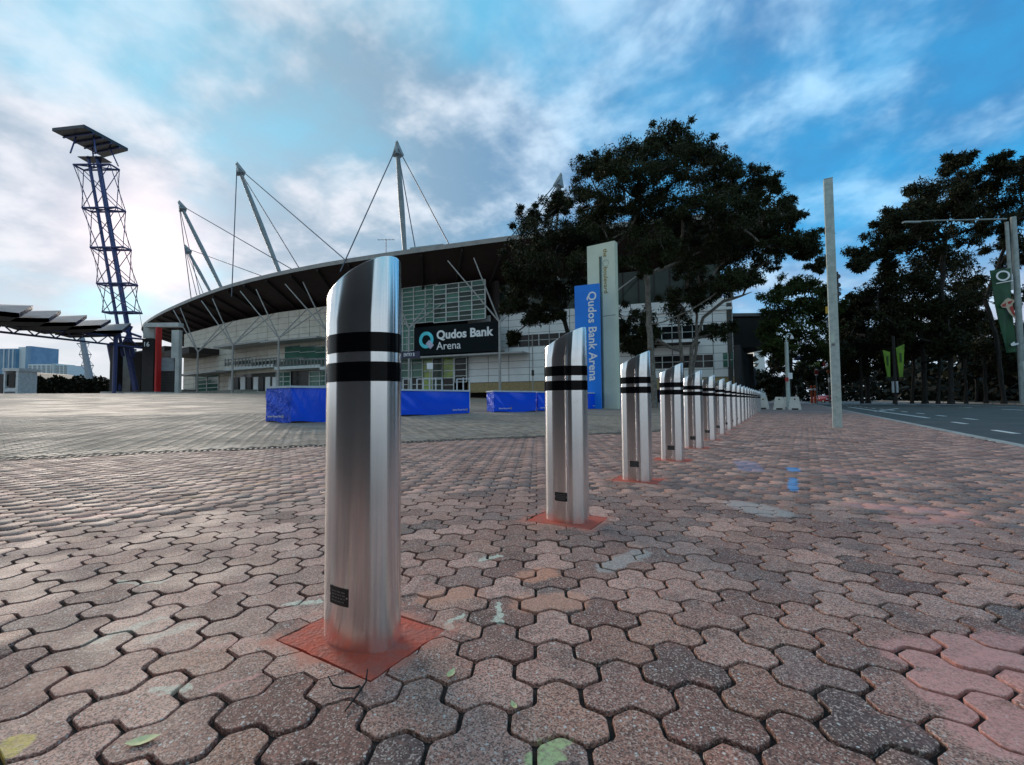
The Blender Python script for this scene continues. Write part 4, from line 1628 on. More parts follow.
# kiosk at the far left
KY = 58.0
kk = thing('kiosk', tuple(P(10, 397, KY)), 'small white ticket kiosk with dark window at the left edge', 'kiosk')
M_kw = mat('kiosk_white', (0.72, 0.75, 0.76), .5)
def kbox(x0, x1, y0, y1, Y0, dep, name, m_, par=None):
    a, b = P(x0, y1, Y0), P(x1, y0, Y0)
    return MB().box(((a.x + b.x) / 2, Y0 + dep / 2, (a.z + b.z) / 2), (abs(b.x - a.x), dep, abs(b.z - a.z))).build(name, m_, par or kk)
kbox(3, 18, 388, 397.5, KY + .1, 2.2, 'base', M_kw)
kbox(3.2, 5.5, 369.5, 388, KY, 2.3, 'corner_post', M_kw)
kbox(15, 18.6, 369.5, 397, KY - .05, 2.3, 'corner_post', M_kw)
kbox(2, 19, 368, 371, KY - .2, 2.8, 'roof', M_kw)
kbox(5.5, 15, 374, 386, KY + .2, 1.8, 'window', M_glassd)
kbox(4, 15, 391.5, 397.2, KY + .0, .2, 'dark_base_panel', mat('kiosk_grey', (.12, .14, .16), .5))
kbox(-14, 3, 374, 398, KY + 1, 2, 'side_wing', M_door)

# low shed and its pale roof
sh = thing('low_shed', tuple(P(65, 396, 95)), 'long low dark shed with pale flat roof behind the plaza', 'shed')
M_shed = mat('shed_dark', (0.016, 0.018, 0.018), .7, c2=(.026, .03, .026), scale=.6)
kbox(24, 92, 380, 397, 95, 8, 'body', M_shed, sh)
kbox(38, 92, 378.5, 381, 94, 9, 'roof', M_kw, sh)
for x in (44, 60, 73, 84):
    kbox(x, x + 1.2, 381, 397, 93.9, .5, 'post', mat('shed_post', (.10, .12, .13), .5), sh)
s2 = thing('pitched_shed', tuple(P(35, 396, 110)), 'dark pitched roof shed between the kiosk and the long low shed', 'shed')
a, b, c, d = P(18, 383, 110), P(20, 371.5, 114), P(27, 372.5, 114), P(52, 382, 110)
MB().add([P(16, 398, 110), P(56, 398, 110), d, c, b, P(16, 380, 110)] + [q + Vector((0, 12, 0)) for q in (P(16, 398, 110), P(56, 398, 110), d, c, b, P(16, 380, 110))],
         [(0, 1, 2, 3, 4, 5), (11, 10, 9, 8, 7, 6), (0, 6, 7, 1), (1, 7, 8, 2), (2, 8, 9, 3), (3, 9, 10, 4), (4, 10, 11, 5), (5, 11, 6, 0)]).build('body', M_shed, s2)

# high-rise blocks far away
M_hglass = mat('highrise_glass', (0.10, 0.24, 0.40), .2, c2=(.16, .32, .48), scale=.12)
M_hpale = mat('highrise_pale', (0.80, 0.83, 0.83), .6)
M_hwin = mat('highrise_window', (0.20, 0.26, 0.29), .3)
HY = 420.0
hr = thing('glass_highrise', tuple(P(12, 398, HY)), 'distant blue glass high-rise block at the left edge', 'building')
kbox(-30, 16, 348.5, 398, HY, 26, 'tower', M_hglass, hr)
kbox(16.5, 26, 347, 398, HY + 3, 24, 'tower', M_hpale, hr)
kbox(24, 31, 346, 398, HY + 1, 26, 'tower', M_hglass, hr)
for k in range(13):
    y = 350 + k * 2.3
    kbox(-30, 15.9, y, y + .4, HY - .6, 1, 'floor_band', M_hpale, hr)
for x in (3, 8, 12):
    kbox(x, x + .5, 349, 380, HY - .8, 1, 'fin', M_hpale, hr)
ap = thing('apartment_block', tuple(P(50, 398, HY - 40)), 'distant pale apartment block right of the glass high-rise', 'building')
AY = HY - 40
kbox(27, 51, 364, 398, AY, 18, 'wing', M_hpale, ap)
kbox(51, 54.5, 363.5, 398, AY - 1, 18, 'stair_tower', mat('highrise_white', (.62, .66, .66), .6), ap)
kbox(54.5, 67.5, 365, 398, AY, 18, 'wing', M_hpale, ap)
for x0, x1 in ((28.5, 31), (33, 36), (38, 40), (42, 45), (47, 49.5), (56, 58.5), (60, 62.5), (64, 66.5)):
    for y in np.arange(365.6, 380, 1.9):
        kbox(x0, x1, y, y + 1.1, AY - .3, .5, 'window', M_hwin, ap)
# ------------------------------------------------------------------ plaza furniture: wrapped barriers, railings, totem
def vinyl(name, folds):
    ma = bpy.data.materials.new(name)
    ma.use_nodes = True
    t = NT(ma.node_tree)
    p = pos(t)
    b = t.n('ShaderNodeBsdfPrincipled')
    c = t.mix(t.noise(p, 1.2, 4.0), (0.000, 0.085, 0.88), (0.001, 0.120, 0.98))
    t.put(b.inputs['Base Color'], c)
    b.inputs['Roughness'].default_value = 0.18
    st = t.noise(t.vmath('MULTIPLY', p, (1.0, 1.0, 0.55)), 5.0, 3.0, 0.5, 1.6)
    rg = t.math('ABSOLUTE', t.math('SUBTRACT', st, 0.5))
    t.put(b.inputs['Normal'], t.n('ShaderNodeBump', i_Strength=folds, i_Distance=0.12, i_Height=rg))
    t.n('ShaderNodeOutputMaterial', i_Surface=b)
    return ma


M_vinyl, M_vinylc = vinyl('blue_vinyl', 0.12), vinyl('creased_blue_vinyl', 1.0)
M_hem = mat('white_hem', (0.66, 0.72, 0.78), .5, c2=(.58, .64, .70), scale=4)
M_gold = mat('park_logo_gold', (0.70, 0.58, 0.20), .5)


def wrapped_block(c0, c1, c2, hgt, label, logo0, logo1):
    """long barrier block wrapped in blue vinyl; c0-c1 = its end face, c1-c2 = its long face (bottom corners)"""
    c0, c1, c2 = [Vector((q[0], q[1], float(hz(q[0], q[1])))) for q in (c0, c1, c2)]
    c3 = c0 + (c2 - c1)
    r = thing('wrapped_barrier', tuple(c1), label, 'barrier', 'blue wrapped barrier blocks on the plaza')
    zb, zt = min(c0.z, c1.z, c2.z) + .03, c1.z + hgt
    cs = [Vector((q.x, q.y, 0)) for q in (c0, c1, c2, c3)]
    cc = sum(cs, Vector((0, 0, 0))) / 4
    names = ('end_wrap', 'long_wrap', 'end_wrap', 'long_wrap')
    for i in range(4):
        a, b = cs[i], cs[(i + 1) % 4]
        d = (b - a)
        L = d.length
        d.normalize()
        n = Vector((d.y, -d.x, 0))
        if n.dot(a - cc) < 0: n = -n
        # slightly bulging, sagging sheet
        nu, nv = max(8, int(L / .045)), 16
        me = MB()
        for v in range(nv + 1):
            for u in range(nu + 1):
                uu, vv = u / nu, v / nv
                bul = (.018 * math.sin(math.pi * vv) + .012 * math.sin(uu * 9 + i + 3 * vv) * vv * (1 - vv) * 3) * min(1, 6 * min(uu, 1 - uu))
                if i % 2: bul += .016 * math.sin(30 * (uu + .35 * vv)) * math.exp(-5 * uu) * math.sin(math.pi * vv) + .006 * math.sin(uu * L * 5 + 4 * vv)
                if i == 0: bul += .012 * math.sin(23 * uu - 17 * vv + 3 * math.sin(9 * vv)) * math.sin(math.pi * vv)
                if i == 0: bul += .02 * math.sin(7 * uu + 11 * vv) * math.sin(math.pi * vv)
                sag = .025 * math.sin(uu * 6.3 + i) * (1 - vv) ** 4
                q = a + d * (L * uu) + n * bul
                me.v.append(Vector((q.x, q.y, zb + (zt - zb) * vv + sag)))
        for v in range(nv):
            for u in range(nu):
                k = v * (nu + 1) + u
                me.f.append((k, k + 1, k + nu + 2, k + nu + 1))
        me.build(names[i], M_vinylc if i in (0, 2) else M_vinyl, r, smooth=True)
        MB().beam(Vector((a.x, a.y, zt - .012)) + n * .012, Vector((b.x, b.y, zt - .012)) + n * .012, .05, .055).build('hem', M_hem, r)
    MB().add([Vector((q.x, q.y, zt + .01)) for q in cs], [(0, 1, 2, 3)]).build('top_cover', M_hem, r)
    MB().prism([(q.x * .97 + cc.x * .03, q.y * .97 + cc.y * .03) for q in (cs if (cs[1] - cs[0]).cross(cs[2] - cs[1]).z > 0 else cs[::-1])], zb - .25, zb + .04).build('foot', M_door, r)
    for face, u0 in ((0, logo0), (1, logo1)):
        if u0 is None: continue
        a, b = cs[face], cs[face + 1]
        d = (b - a).normalized()
        n = Vector((d.y, -d.x, 0))
        if n.dot(a - cc) < 0: n = -n
        L = (b - a).length
        s_ = a + d * (L * u0) + n * .03
        w_ = min(.62, L * .6)
        text_part('lettering', 'Sydney Olympic Park', M_wtxt, r, (s_.x, s_.y, zb + .12), d, (0, 0, 1), .055, .004, bold=.01, width=w_)
        e = s_ + d * (w_ + .05)
        lg = MB()
        for k in range(6):
            an_ = k * math.pi / 3
            lg.box(Vector((e.x, e.y, zb + .145)) + d * (.028 * math.cos(an_)) + Vector((0, 0, .035 * math.sin(an_))), (.02, .006, .03), (d, n, (0, 0, 1)))
        lg.build('emblem', M_gold if face else M_hem, r)
    return r


def gp(px, py):
    """point on the sloping plaza seen at a pixel"""
    z = 0.0
    for _ in range(40):
        q = G(px, py, z)
        z2 = float(hz(q.x, q.y))
        z += (z2 - z) * .5
    return (q.x, q.y)


def block_from(px0, py0, px1, py1, px2, py2, ytop, label, l0, l1):
    c1 = gp(px1, py1)
    c0, c2 = gp(px0, py0), gp(px2, py2)
    h = P(px1, ytop, c1[1]).z - float(hz(*c1))
    return wrapped_block(c0, c1, c2, h, label, l0, l1)


c = gp(291, 423)
block_from(266, 421.5, 291, 423.3, 346, 421.0, 386.2, 'blue wrapped barrier block seen left of the nearest bollard, its end creased', .10, None)
block_from(390, 414.5, 401, 416.6, 469.5, 413.4, 389.5, 'blue wrapped barrier block right of the nearest bollard, before the arena doors', None, .72)
block_from(487, 411.0, 494, 412.3, 536, 411.6, 390.8, 'blue wrapped barrier block with visible end, left of the second bollard', None, .10)
block_from(535.5, 410.6, 538, 411.3, 568, 410.6, 391.6, 'blue wrapped barrier block mostly hidden behind the second bollard', None, .05)
block_from(570, 408.8, 572, 409.4, 600.5, 408.6, 392.4, 'blue wrapped barrier block at the foot of the tall blue name sign', None, .70)

# white crowd railings behind the second block
M_wrail = mat('rail_white', (.70, .71, .70), .5)
for x0, x1, lab in ((403, 411, 'short white crowd railing beside the nearest bollard'), (417, 442, 'white crowd railing with three inner posts before the arena doors'),
                    (457, 469.5, 'white crowd railing nearest the lime glass of the arena')):
    Y = 22.0
    a, b = P(x0, 390, Y), P(x1, 390, Y)
    a.z = b.z = float(hz((a.x + b.x) / 2, Y))
    zt = P((x0 + x1) / 2, 379.0, Y).z
    r = thing('crowd_railing', tuple(a), lab, 'railing', 'white crowd railings before the arena')
    MB().tube([Vector((a.x, a.y, zt)), Vector((b.x, b.y, zt))], .022, 8).build('top_rail', M_wrail, r)
    MB().tube([Vector((a.x, a.y, a.z + .12)), Vector((b.x, b.y, a.z + .12))], .02, 8).build('bottom_rail', M_wrail, r)
    nP = max(2, int(round((x1 - x0) / 6.2)) + 1)
    for k in range(nP):
        q = a.lerp(b, k / (nP - 1))
        tall = .07 if 0 < k < nP - 1 else 0
        MB().box((q.x, q.y, (q.z + zt + tall) / 2), (.06, .05, zt + tall - q.z)).build('post', M_wrail, r)
# small white board on a stand
q = P(430, 390, 30)
q.z = float(hz(q.x, q.y))
r = thing('notice_board', tuple(q), 'small square white notice board on a pole before the arena entrance', 'sign')
zc = P(430, 366, 30).z
MB().box((q.x, q.y, zc), (.40, .05, .42)).build('board', M_wtxt, r)
MB().tube([q, Vector((q.x, q.y + .04, zc))], .03, 8).build('pole', M_strut, r)
# thin post in front of the white wing
q = P(533, 392, 40)
q.z = float(hz(q.x, q.y))
r = thing('slim_post', tuple(q), 'slim grey post with small dark box before the white wing', 'post')
MB().tube([q, Vector((q.x, q.y, P(533, 334, 40).z))], .05, 8).build('pole', M_strut, r)
MB().box((q.x, q.y - .08, P(533, 373, 40).z), (.22, .16, .5)).build('box', M_door, r)

# tall totem with the blue name sign
TOY = 27.0
a, b = P(589.5, 408, TOY), P(617.5, 408, TOY - 1.0)
base_z = float(hz(a.x, TOY))
zt = P(602, 246.5, TOY).z
to = thing('totem', (a.x, TOY, base_z), 'tall pale green concrete totem with gold letters beside the trees', 'totem')
M_tot = mat('totem_pale', (0.72, 0.76, 0.60), .7, c2=(.64, .68, .53), scale=.7, bump=.1)
tn = (Vector((b.x, b.y, 0)) - Vector((a.x, a.y, 0)))
Wt = tn.length
tn.normalize()
tno = Vector((tn.y, -tn.x, 0))
ca_ = Vector((a.x, a.y, 0))
# slab of two leaves with a tall slot between them
def tslab(u0, u1, z0, z1, off, th, name, m_, par):
    c = ca_ + tn * (Wt * (u0 + u1) / 2) - tno * (th / 2 - off)
    return MB().box((c.x, c.y, (z0 + z1) / 2), (Wt * (u1 - u0), th, z1 - z0), (tn, tno, (0, 0, 1))).build(name, m_, par)
zs = P(602, 259, TOY).z
tslab(0, .435, base_z - .2, zt, 0, .45, 'leaf', M_tot, to)
tslab(.50, 1.0, base_z - .2, zt, 0, .45, 'leaf', M_tot, to)
tslab(.436, .499, base_z - .2, zs, -.12, .2, 'slot_glass', mat('totem_slot', (.05, .10, .10), .3), to)
tslab(.436, .499, zs, zt, 0, .45, 'cap', M_tot, to)
tslab(.50, .545, base_z, zs, .02, .05, 'slot_edge', mat('totem_edge', (.16, .26, .25), .4), to)
zj = P(602, 318, TOY).z
tslab(.55, .995, zj - .02, zj + .02, .004, .02, 'joint', mat('totem_joint', (.25, .27, .22), .7), to)
M_goldl = mat('gold_letters', (.40, .26, .04), .5, .0, c2=(.30, .19, .03), scale=6)
g0 = ca_ + tn * (Wt * .60) + tno * .01
text_part('gold_lettering', 'the', M_goldl, to, (g0.x, g0.y, P(602, 252.5, TOY).z), (0, 0, -1), tn, .26, .02, bold=.0)
text_part('gold_lettering', 'boulevard', M_goldl, to, (g0.x, g0.y, P(602, 270, TOY).z), (0, 0, -1), tn, .26, .02, bold=.0, width=1.55)
c = ca_ + tn * (Wt * .68) + tno * .012
rg = MB()
zc = P(602, 266.5, TOY).z
for rad in (.20, .165):
    for k in range(28):
        an_ = 2 * math.pi * k / 28
        q = c + tn * (rad * math.cos(an_))
        rg.v.append(Vector((q.x, q.y, zc + rad * math.sin(an_))))
for k in range(28):
    rg.f.append((k, (k + 1) % 28, 28 + (k + 1) % 28, 28 + k))
rg.build('ring_emblem', mat('totem_ring', (.42, .52, .44), .5), to)
# blue name sign standing against its front
M_bsign = mat('name_sign_blue', (0.010, 0.24, 0.86), .4, c2=(.008, .21, .80), scale=.6)
SY = TOY - 1.0
a, b = P(576.2, 408, SY), P(601.2, 408, SY - .6)
ns = thing('name_sign', (a.x, a.y, base_z), 'tall blue name sign with white vertical lettering leaning on the pale totem', 'sign')
d = Vector((b.x - a.x, b.y - a.y, 0))
Wn = d.length
d.normalize()
n = Vector((d.y, -d.x, 0))
zt = P(588, 286, SY).z
c = Vector((a.x, a.y, 0)) + d * (Wn / 2) - n * .12
MB().box((c.x, c.y, (base_z - .1 + zt) / 2), (Wn, .24, zt - base_z + .1), (d, n, (0, 0, 1))).build('slab', M_bsign, ns)
z0, z1 = P(593, 293, SY).z, P(593, 381, SY).z
s_ = Vector((a.x, a.y, 0)) + d * (Wn * .56) + n * .005
text_part('lettering', 'Qudos Bank Arena', M_wtxt, ns, (s_.x, s_.y, z0), (0, 0, -1), d, .46, .02, bold=.016, width=z0 - z1)
# ------------------------------------------------------------------ trees
def leaf_material(name, c1, c2, tr):
    ma = bpy.data.materials.new(name)
    ma.use_nodes = True
    t = NT(ma.node_tree)
    rnd = t.n('ShaderNodeNewGeometry').outputs['Random Per Island']
    big = t.ramp(t.noise(pos(t), 0.8, 3.0), 0.35, 0.65)
    c = t.mix(rnd, c1, c2)
    c = t.mix(t.math('MULTIPLY', big, 0.4), c, tuple(0.6 * a + 0.4 * b for a, b in zip(c1, c2)))
    d = t.n('ShaderNodeBsdfPrincipled')
    t.put(d.inputs['Base Color'], c)
    d.inputs['Roughness'].default_value = 0.55
    d.inputs['Specular IOR Level'].default_value = 0.10
    tl = t.n('ShaderNodeBsdfTranslucent', i_Color=c)
    mx = t.n('ShaderNodeMixShader', i_0=tr)
    t.put(mx.inputs[1], d)
    t.put(mx.inputs[2], tl)
    t.n('ShaderNodeOutputMaterial', i_Surface=mx)
    return ma


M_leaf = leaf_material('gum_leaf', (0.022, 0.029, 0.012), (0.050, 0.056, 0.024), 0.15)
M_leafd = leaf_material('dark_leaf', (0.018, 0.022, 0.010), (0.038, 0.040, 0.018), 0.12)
M_leafg = leaf_material('green_leaf', (0.024, 0.038, 0.011), (0.055, 0.075, 0.020), 0.2)
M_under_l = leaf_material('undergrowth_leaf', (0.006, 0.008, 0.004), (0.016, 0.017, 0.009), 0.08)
M_bark = mat('gum_bark', (0.25, 0.23, 0.20), .85, c2=(0.14, 0.12, 0.10), scale=5, bump=.5, bscale=18)
M_barkd = mat('dark_bark', (0.030, 0.025, 0.021), .9, c2=(0.018, 0.016, 0.014), scale=4, bump=.5, bscale=18)


def tree(name, label, trunks, clumps, leaves, lsize, lmat, bmat, r0, group='trees', seed=1, flat=.72, puffs=12):
    """trunks: polylines from the ground; clumps: (centre, radius); leaves per clump"""
    g = np.random.default_rng(seed)
    base = trunks[0][0]
    root = thing(name, tuple(base), label, 'tree', group)
    nodes, par, tip = [], [], []
    for tk in trunks:
        prev = -1
        pts = [Vector(q) for q in tk]
        for i, (a, b) in enumerate(zip(pts, pts[1:])):
            n = max(2, int((b - a).length / .7))
            for k in range(n + (1 if i == len(pts) - 2 else 0)):
                q = a.lerp(b, k / n)
                if i or k: q = q + Vector(g.normal(0, .03, 3))
                nodes.append(q)
                par.append(prev)
                prev = len(nodes) - 1
    ntrunk = len(nodes)
    order = sorted(range(len(clumps)), key=lambda i: min((clumps[i][0] - nodes[k]).length for k in range(ntrunk)))
    puff_list = []
    for ci in order:
        c, R = clumps[ci]
        arr = np.array([tuple(q) for q in nodes])
        d = np.linalg.norm(arr - np.array(tuple(c)), axis=1)
        cost = d + 1.3 * np.maximum(0, arr[:, 2] - c.z + .35 * d)
        s_ = int(np.argmin(cost))
        a = nodes[s_]
        L = (c - a).length
        n = max(2, int(L / .6))
        prev = s_
        bend = Vector(g.normal(0, .10 * L, 3)) + Vector((0, 0, -.10 * L))
        for k in range(1, n + 1):
            f_ = k / n
            q = a.lerp(c, f_) + bend * (f_ * (1 - f_) * 2) + Vector(g.normal(0, .03, 3))
            nodes.append(q)
            par.append(prev)
            prev = len(nodes) - 1
        for k in range(puffs):
            v = g.normal(0, 1, 3)
            v /= np.linalg.norm(v)
            v *= R * (g.uniform(.35, .95) if k % 3 else g.uniform(.95, 1.45))
            v[2] *= flat
            q = c + Vector(v)
            mid = c.lerp(q, .5) + Vector(g.normal(0, .06 * R, 3))
            nodes.append(mid)
            par.append(prev)
            nodes.append(q)
            par.append(len(nodes) - 2)
            puff_list.append((q, R * (g.uniform(.30, .56) if k % 3 else g.uniform(.14, .30))))
    # thickness of the limbs from the number of twigs they carry
    cnt = [0] * len(nodes)
    has = [False] * len(nodes)
    for p in par:
        if p >= 0: has[p] = True
    for i in range(len(nodes) - 1, -1, -1):
        if not has[i]: cnt[i] = max(cnt[i], 1)
        if par[i] >= 0: cnt[par[i]] += cnt[i]
    tot = max(cnt)
    rad = [max(r0 * (c_ / tot) ** .46, r0 * .035) for c_ in cnt]
    wood = MB()
    for i, p in enumerate(par):
        if p < 0: continue
        ra, rb = rad[p], rad[i]
        if p < ntrunk and i >= ntrunk: ra = min(ra, rb * 1.25)
        wood.tube([nodes[p], nodes[i]], [ra, rb], 6 if rad[i] > r0 * .15 else 4, cap=False)
    for tk in trunks:
        wood.tube([Vector(tk[0]) - Vector((0, 0, .3)), Vector(tk[0]) + Vector((0, 0, .25))], [r0 * 1.5, r0 * 1.0], 8)
    wood.build('trunk', bmat, root, smooth=True)
    # leaves
    npf = max(6, int(leaves / puffs))
    C = np.repeat(np.array([tuple(q) for q, _ in puff_list]), npf, 0)
    Rr = np.repeat(np.array([r for _, r in puff_list]), npf)
    n = len(C)
    off = g.normal(0, 1, (n, 3))
    off /= np.maximum(1e-6, np.linalg.norm(off, axis=1))[:, None]
    off *= (g.uniform(0, 1, n) ** .45 * 1.15)[:, None]
    off[:, 2] *= flat
    q = C + off * Rr[:, None]
    dirv = g.normal(0, 1, (n, 3))
    dirv[:, 2] -= .7
    dirv /= np.linalg.norm(dirv, axis=1)[:, None]
    sv = np.cross(dirv, g.normal(0, 1, (n, 3)))
    sv /= np.linalg.norm(sv, axis=1)[:, None]
    L = lsize * g.uniform(.6, 1.7, n)[:, None]
    W = L * .14
    V = np.stack([q, q + dirv * L * .45 + sv * W, q + dirv * L, q + dirv * L * .45 - sv * W], 1).reshape(-1, 3) - np.array(tuple(ORIGIN[root]))
    me = mesh_np('crown', V, np.arange(4 * n), np.full(n, 4), lmat)
    link('crown', me, root)
    return root


def px_clumps(lst, Y, spread, seed, kr=1.0):
    g = np.random.default_rng(seed)
    out = []
    for (x, y, r) in lst:
        yy = Y + g.uniform(-spread, spread)
        out.append((P(x, y, yy), r * yy / 450 * kr))
    return out


def gz(q):
    v = float(hz(q.x, q.y))
    return Vector((q.x, q.y, v))


# the big spreading gum behind the bollards
Yg = 31.0
big = [(589, 168, 13), (602, 163, 12), (584, 194, 14), (626, 150, 17), (639, 171, 20), (660, 139, 14), (679, 136, 15), (676, 160, 20), (702, 150, 16), (713, 160, 14), (697, 179, 22),
       (731, 176, 13), (760, 178, 14), (771, 186, 9), (755, 192, 11), (718, 197, 18), (665, 189, 22), (623, 189, 20), (776, 207, 13), (789, 215, 12), (760, 221, 20), (739, 226, 22),
       (708, 234, 22), (797, 239, 13), (810, 239, 11), (818, 263, 8), (781, 247, 15), (755, 247, 17), (729, 258, 18), (734, 279, 13), (687, 258, 20), (660, 242, 18), (628, 231, 18),
       (602, 226, 18), (740, 280, 12), (683, 210, 20), (650, 212, 20), (724, 214, 20), (640, 262, 14), (610, 258, 16), (590, 262, 16), (700, 285, 13), (805, 252, 9), (597, 205, 15), (648, 150, 13), (690, 148, 12), (720, 172, 14), (745, 205, 15), (615, 172, 14), (655, 168, 16), (700, 205, 20), (672, 228, 18), (770, 232, 14), (725, 238, 18), (640, 205, 16), (612, 208, 14)]
tk = [[gz(P(655, 404, Yg)), P(651, 350, Yg), P(648, 300, Yg), P(646, 272, Yg)], [gz(P(651, 404, Yg)), P(649, 300, Yg + .2), P(641, 255, Yg + .4), P(613, 215, Yg + .5)]]
tree('gum_tree', 'large spreading gum tree with pale trunk right of the totem', [tk[0]], px_clumps(big[::1], Yg, 3.2, 5, 1.12), 3000, .19, M_leaf, M_bark, .20, 'gum trees before the arena', 21, puffs=17)
low = [(683, 308, 17), (672, 300, 12), (695, 300, 12), (718, 331, 10), (728, 326, 7), (640, 316, 11), (643, 342, 13), (650, 332, 9), (722, 287, 12), (750, 275, 10), (690, 270, 14), (765, 262, 10)]
Yh = 33.0
tree('forked_gum_tree', 'smaller gum tree with several leaning pale stems between third and fifth bollards',
     [[gz(P(683, 402, Yh)), P(681, 350, Yh), P(679, 318, Yh)], [gz(P(687, 402, Yh)), P(692, 350, Yh), P(703, 318, Yh), P(724, 302, Yh), P(752, 292, Yh)], [gz(P(690, 402, Yh)), P(696, 345, Yh), P(697, 315, Yh), P(690, 290, Yh)]],
     px_clumps(low, Yh, 2.0, 6, 1.1), 1500, .22, M_leaf, M_bark, .15, 'gum trees before the arena', 22, puffs=12)
Yl = 36.0
lft = [(531, 218, 12), (550, 206, 13), (565, 203, 12), (537, 236, 18), (565, 230, 20), (521, 255, 14), (543, 265, 20), (571, 261, 18), (518, 290, 15), (540, 293, 18), (512, 305, 11), (531, 315, 12),
       (553, 312, 12), (515, 337, 6), (584, 243, 18), (562, 287, 15), (584, 290, 16), (556, 245, 16), (528, 275, 15), (592, 225, 12), (515, 272, 10), (606, 310, 14), (620, 330, 12), (630, 345, 10)]
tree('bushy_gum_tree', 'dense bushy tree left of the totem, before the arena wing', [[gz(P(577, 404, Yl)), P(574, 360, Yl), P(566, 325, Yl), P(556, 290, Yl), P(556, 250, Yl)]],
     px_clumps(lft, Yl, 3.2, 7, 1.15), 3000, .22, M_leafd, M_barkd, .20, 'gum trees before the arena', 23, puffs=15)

# trees over the far end of the footpath
Ym = 50.0
mid = [(775, 296, 12), (790, 288, 13), (808, 287, 12), (822, 293, 11), (770, 312, 12), (788, 310, 17), (806, 310, 16), (824, 314, 12), (834, 305, 8), (775, 330, 13), (795, 332, 17), (815, 332, 16), (770, 345, 9), (785, 352, 12), (805, 352, 12), (822, 350, 12)]
tree('street_tree', 'green topped street tree behind the lamp post at the end of the footpath', [[P(789, 402, Ym), P(790, 370, Ym), P(793, 335, Ym)]],
     px_clumps(mid, Ym, 4, 8, 1.1), 1500, .36, M_leafg, M_barkd, .20, 'street trees along the road', 24)
Yn = 70.0
mid2 = [(772, 372, 10), (780, 362, 10), (768, 385, 8), (788, 378, 9), (800, 370, 9), (776, 390, 8), (812, 375, 9), (825, 370, 10), (838, 360, 12), (845, 340, 13), (840, 322, 10), (850, 372, 10)]
tree('low_street_tree', 'low dark tree behind the white barriers at the end of the footpath', [[P(783, 402, Yn), P(785, 385, Yn), P(795, 370, Yn)]],
     px_clumps(mid2, Yn, 5, 9, 1.1), 1300, .5, M_leafd, M_barkd, .22, 'street trees along the road', 25)

# right: tall trees across the road
Yr = 46.0
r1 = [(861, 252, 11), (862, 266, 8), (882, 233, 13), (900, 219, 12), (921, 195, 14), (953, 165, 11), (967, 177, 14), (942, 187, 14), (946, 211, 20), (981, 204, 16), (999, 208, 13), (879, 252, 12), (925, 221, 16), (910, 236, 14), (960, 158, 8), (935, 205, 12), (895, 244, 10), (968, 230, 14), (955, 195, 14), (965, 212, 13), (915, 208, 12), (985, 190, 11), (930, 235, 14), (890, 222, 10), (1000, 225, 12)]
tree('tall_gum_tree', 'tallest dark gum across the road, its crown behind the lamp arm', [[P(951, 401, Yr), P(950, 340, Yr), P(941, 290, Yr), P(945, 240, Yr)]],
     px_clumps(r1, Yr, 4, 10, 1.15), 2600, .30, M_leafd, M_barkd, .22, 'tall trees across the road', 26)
r2 = [(1004, 161, 11), (1012, 170, 13), (1020, 182, 12), (1040, 168, 16), (1045, 195, 18), (1030, 215, 16), (1060, 180, 16), (1018, 240, 14), (1012, 262, 10), (1030, 255, 12)]
tree('edge_gum_tree', 'tall dark gum at the right edge, behind the banner pole', [[P(1004, 401, Yr + 2), P(997, 340, Yr + 2), P(985, 300, Yr + 2), P(1008, 240, Yr + 2), P(1022, 205, Yr + 2)]],
     px_clumps(r2, Yr + 2, 4, 11, 1.15), 2600, .30, M_leafd, M_barkd, .20, 'tall trees across the road', 27)
r3 = [(928, 257, 22), (946, 271, 22), (904, 281, 20), (879, 292, 17), (911, 313, 20), (950, 299, 20), (930, 335, 18), (895, 325, 16), (960, 325, 14), (915, 345, 14), (945, 345, 14)]
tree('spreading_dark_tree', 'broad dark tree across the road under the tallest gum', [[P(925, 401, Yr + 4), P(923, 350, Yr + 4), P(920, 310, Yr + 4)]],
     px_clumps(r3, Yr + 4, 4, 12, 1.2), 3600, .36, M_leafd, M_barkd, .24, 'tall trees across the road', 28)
r4 = [(861, 310, 16), (851, 331, 16), (875, 330, 16), (862, 350, 16), (842, 352, 12), (888, 345, 14), (870, 300, 13), (888, 305, 12), (850, 312, 10), (880, 365, 12), (858, 370, 12)]
tree('low_dark_tree', 'low rounded dark tree across the road, behind the galvanised pole', [[P(868, 401, Yr + 9), P(867, 370, Yr + 9), P(866, 335, Yr + 9)]],
     px_clumps(r4, Yr + 9, 4, 13, 1.2), 3200, .40, M_leafd, M_barkd, .22, 'tall trees across the road', 29)
r5 = [(985, 330, 12), (1000, 345, 14), (975, 350, 13), (1015, 330, 12), (990, 365, 13), (1022, 360, 14), (1040, 330, 18), (1040, 290, 16), (968, 300, 9), (1010, 300, 8)]
tree('thin_dark_tree', 'thin crowned dark tree across the road beside the green banner', [[P(986, 401, Yr + 7), P(984, 350, Yr + 7), P(975, 315, Yr + 7)]],
     px_clumps(r5, Yr + 7, 4, 14, 1.15), 2200, .36, M_leafd, M_barkd, .18, 'tall trees across the road', 30)
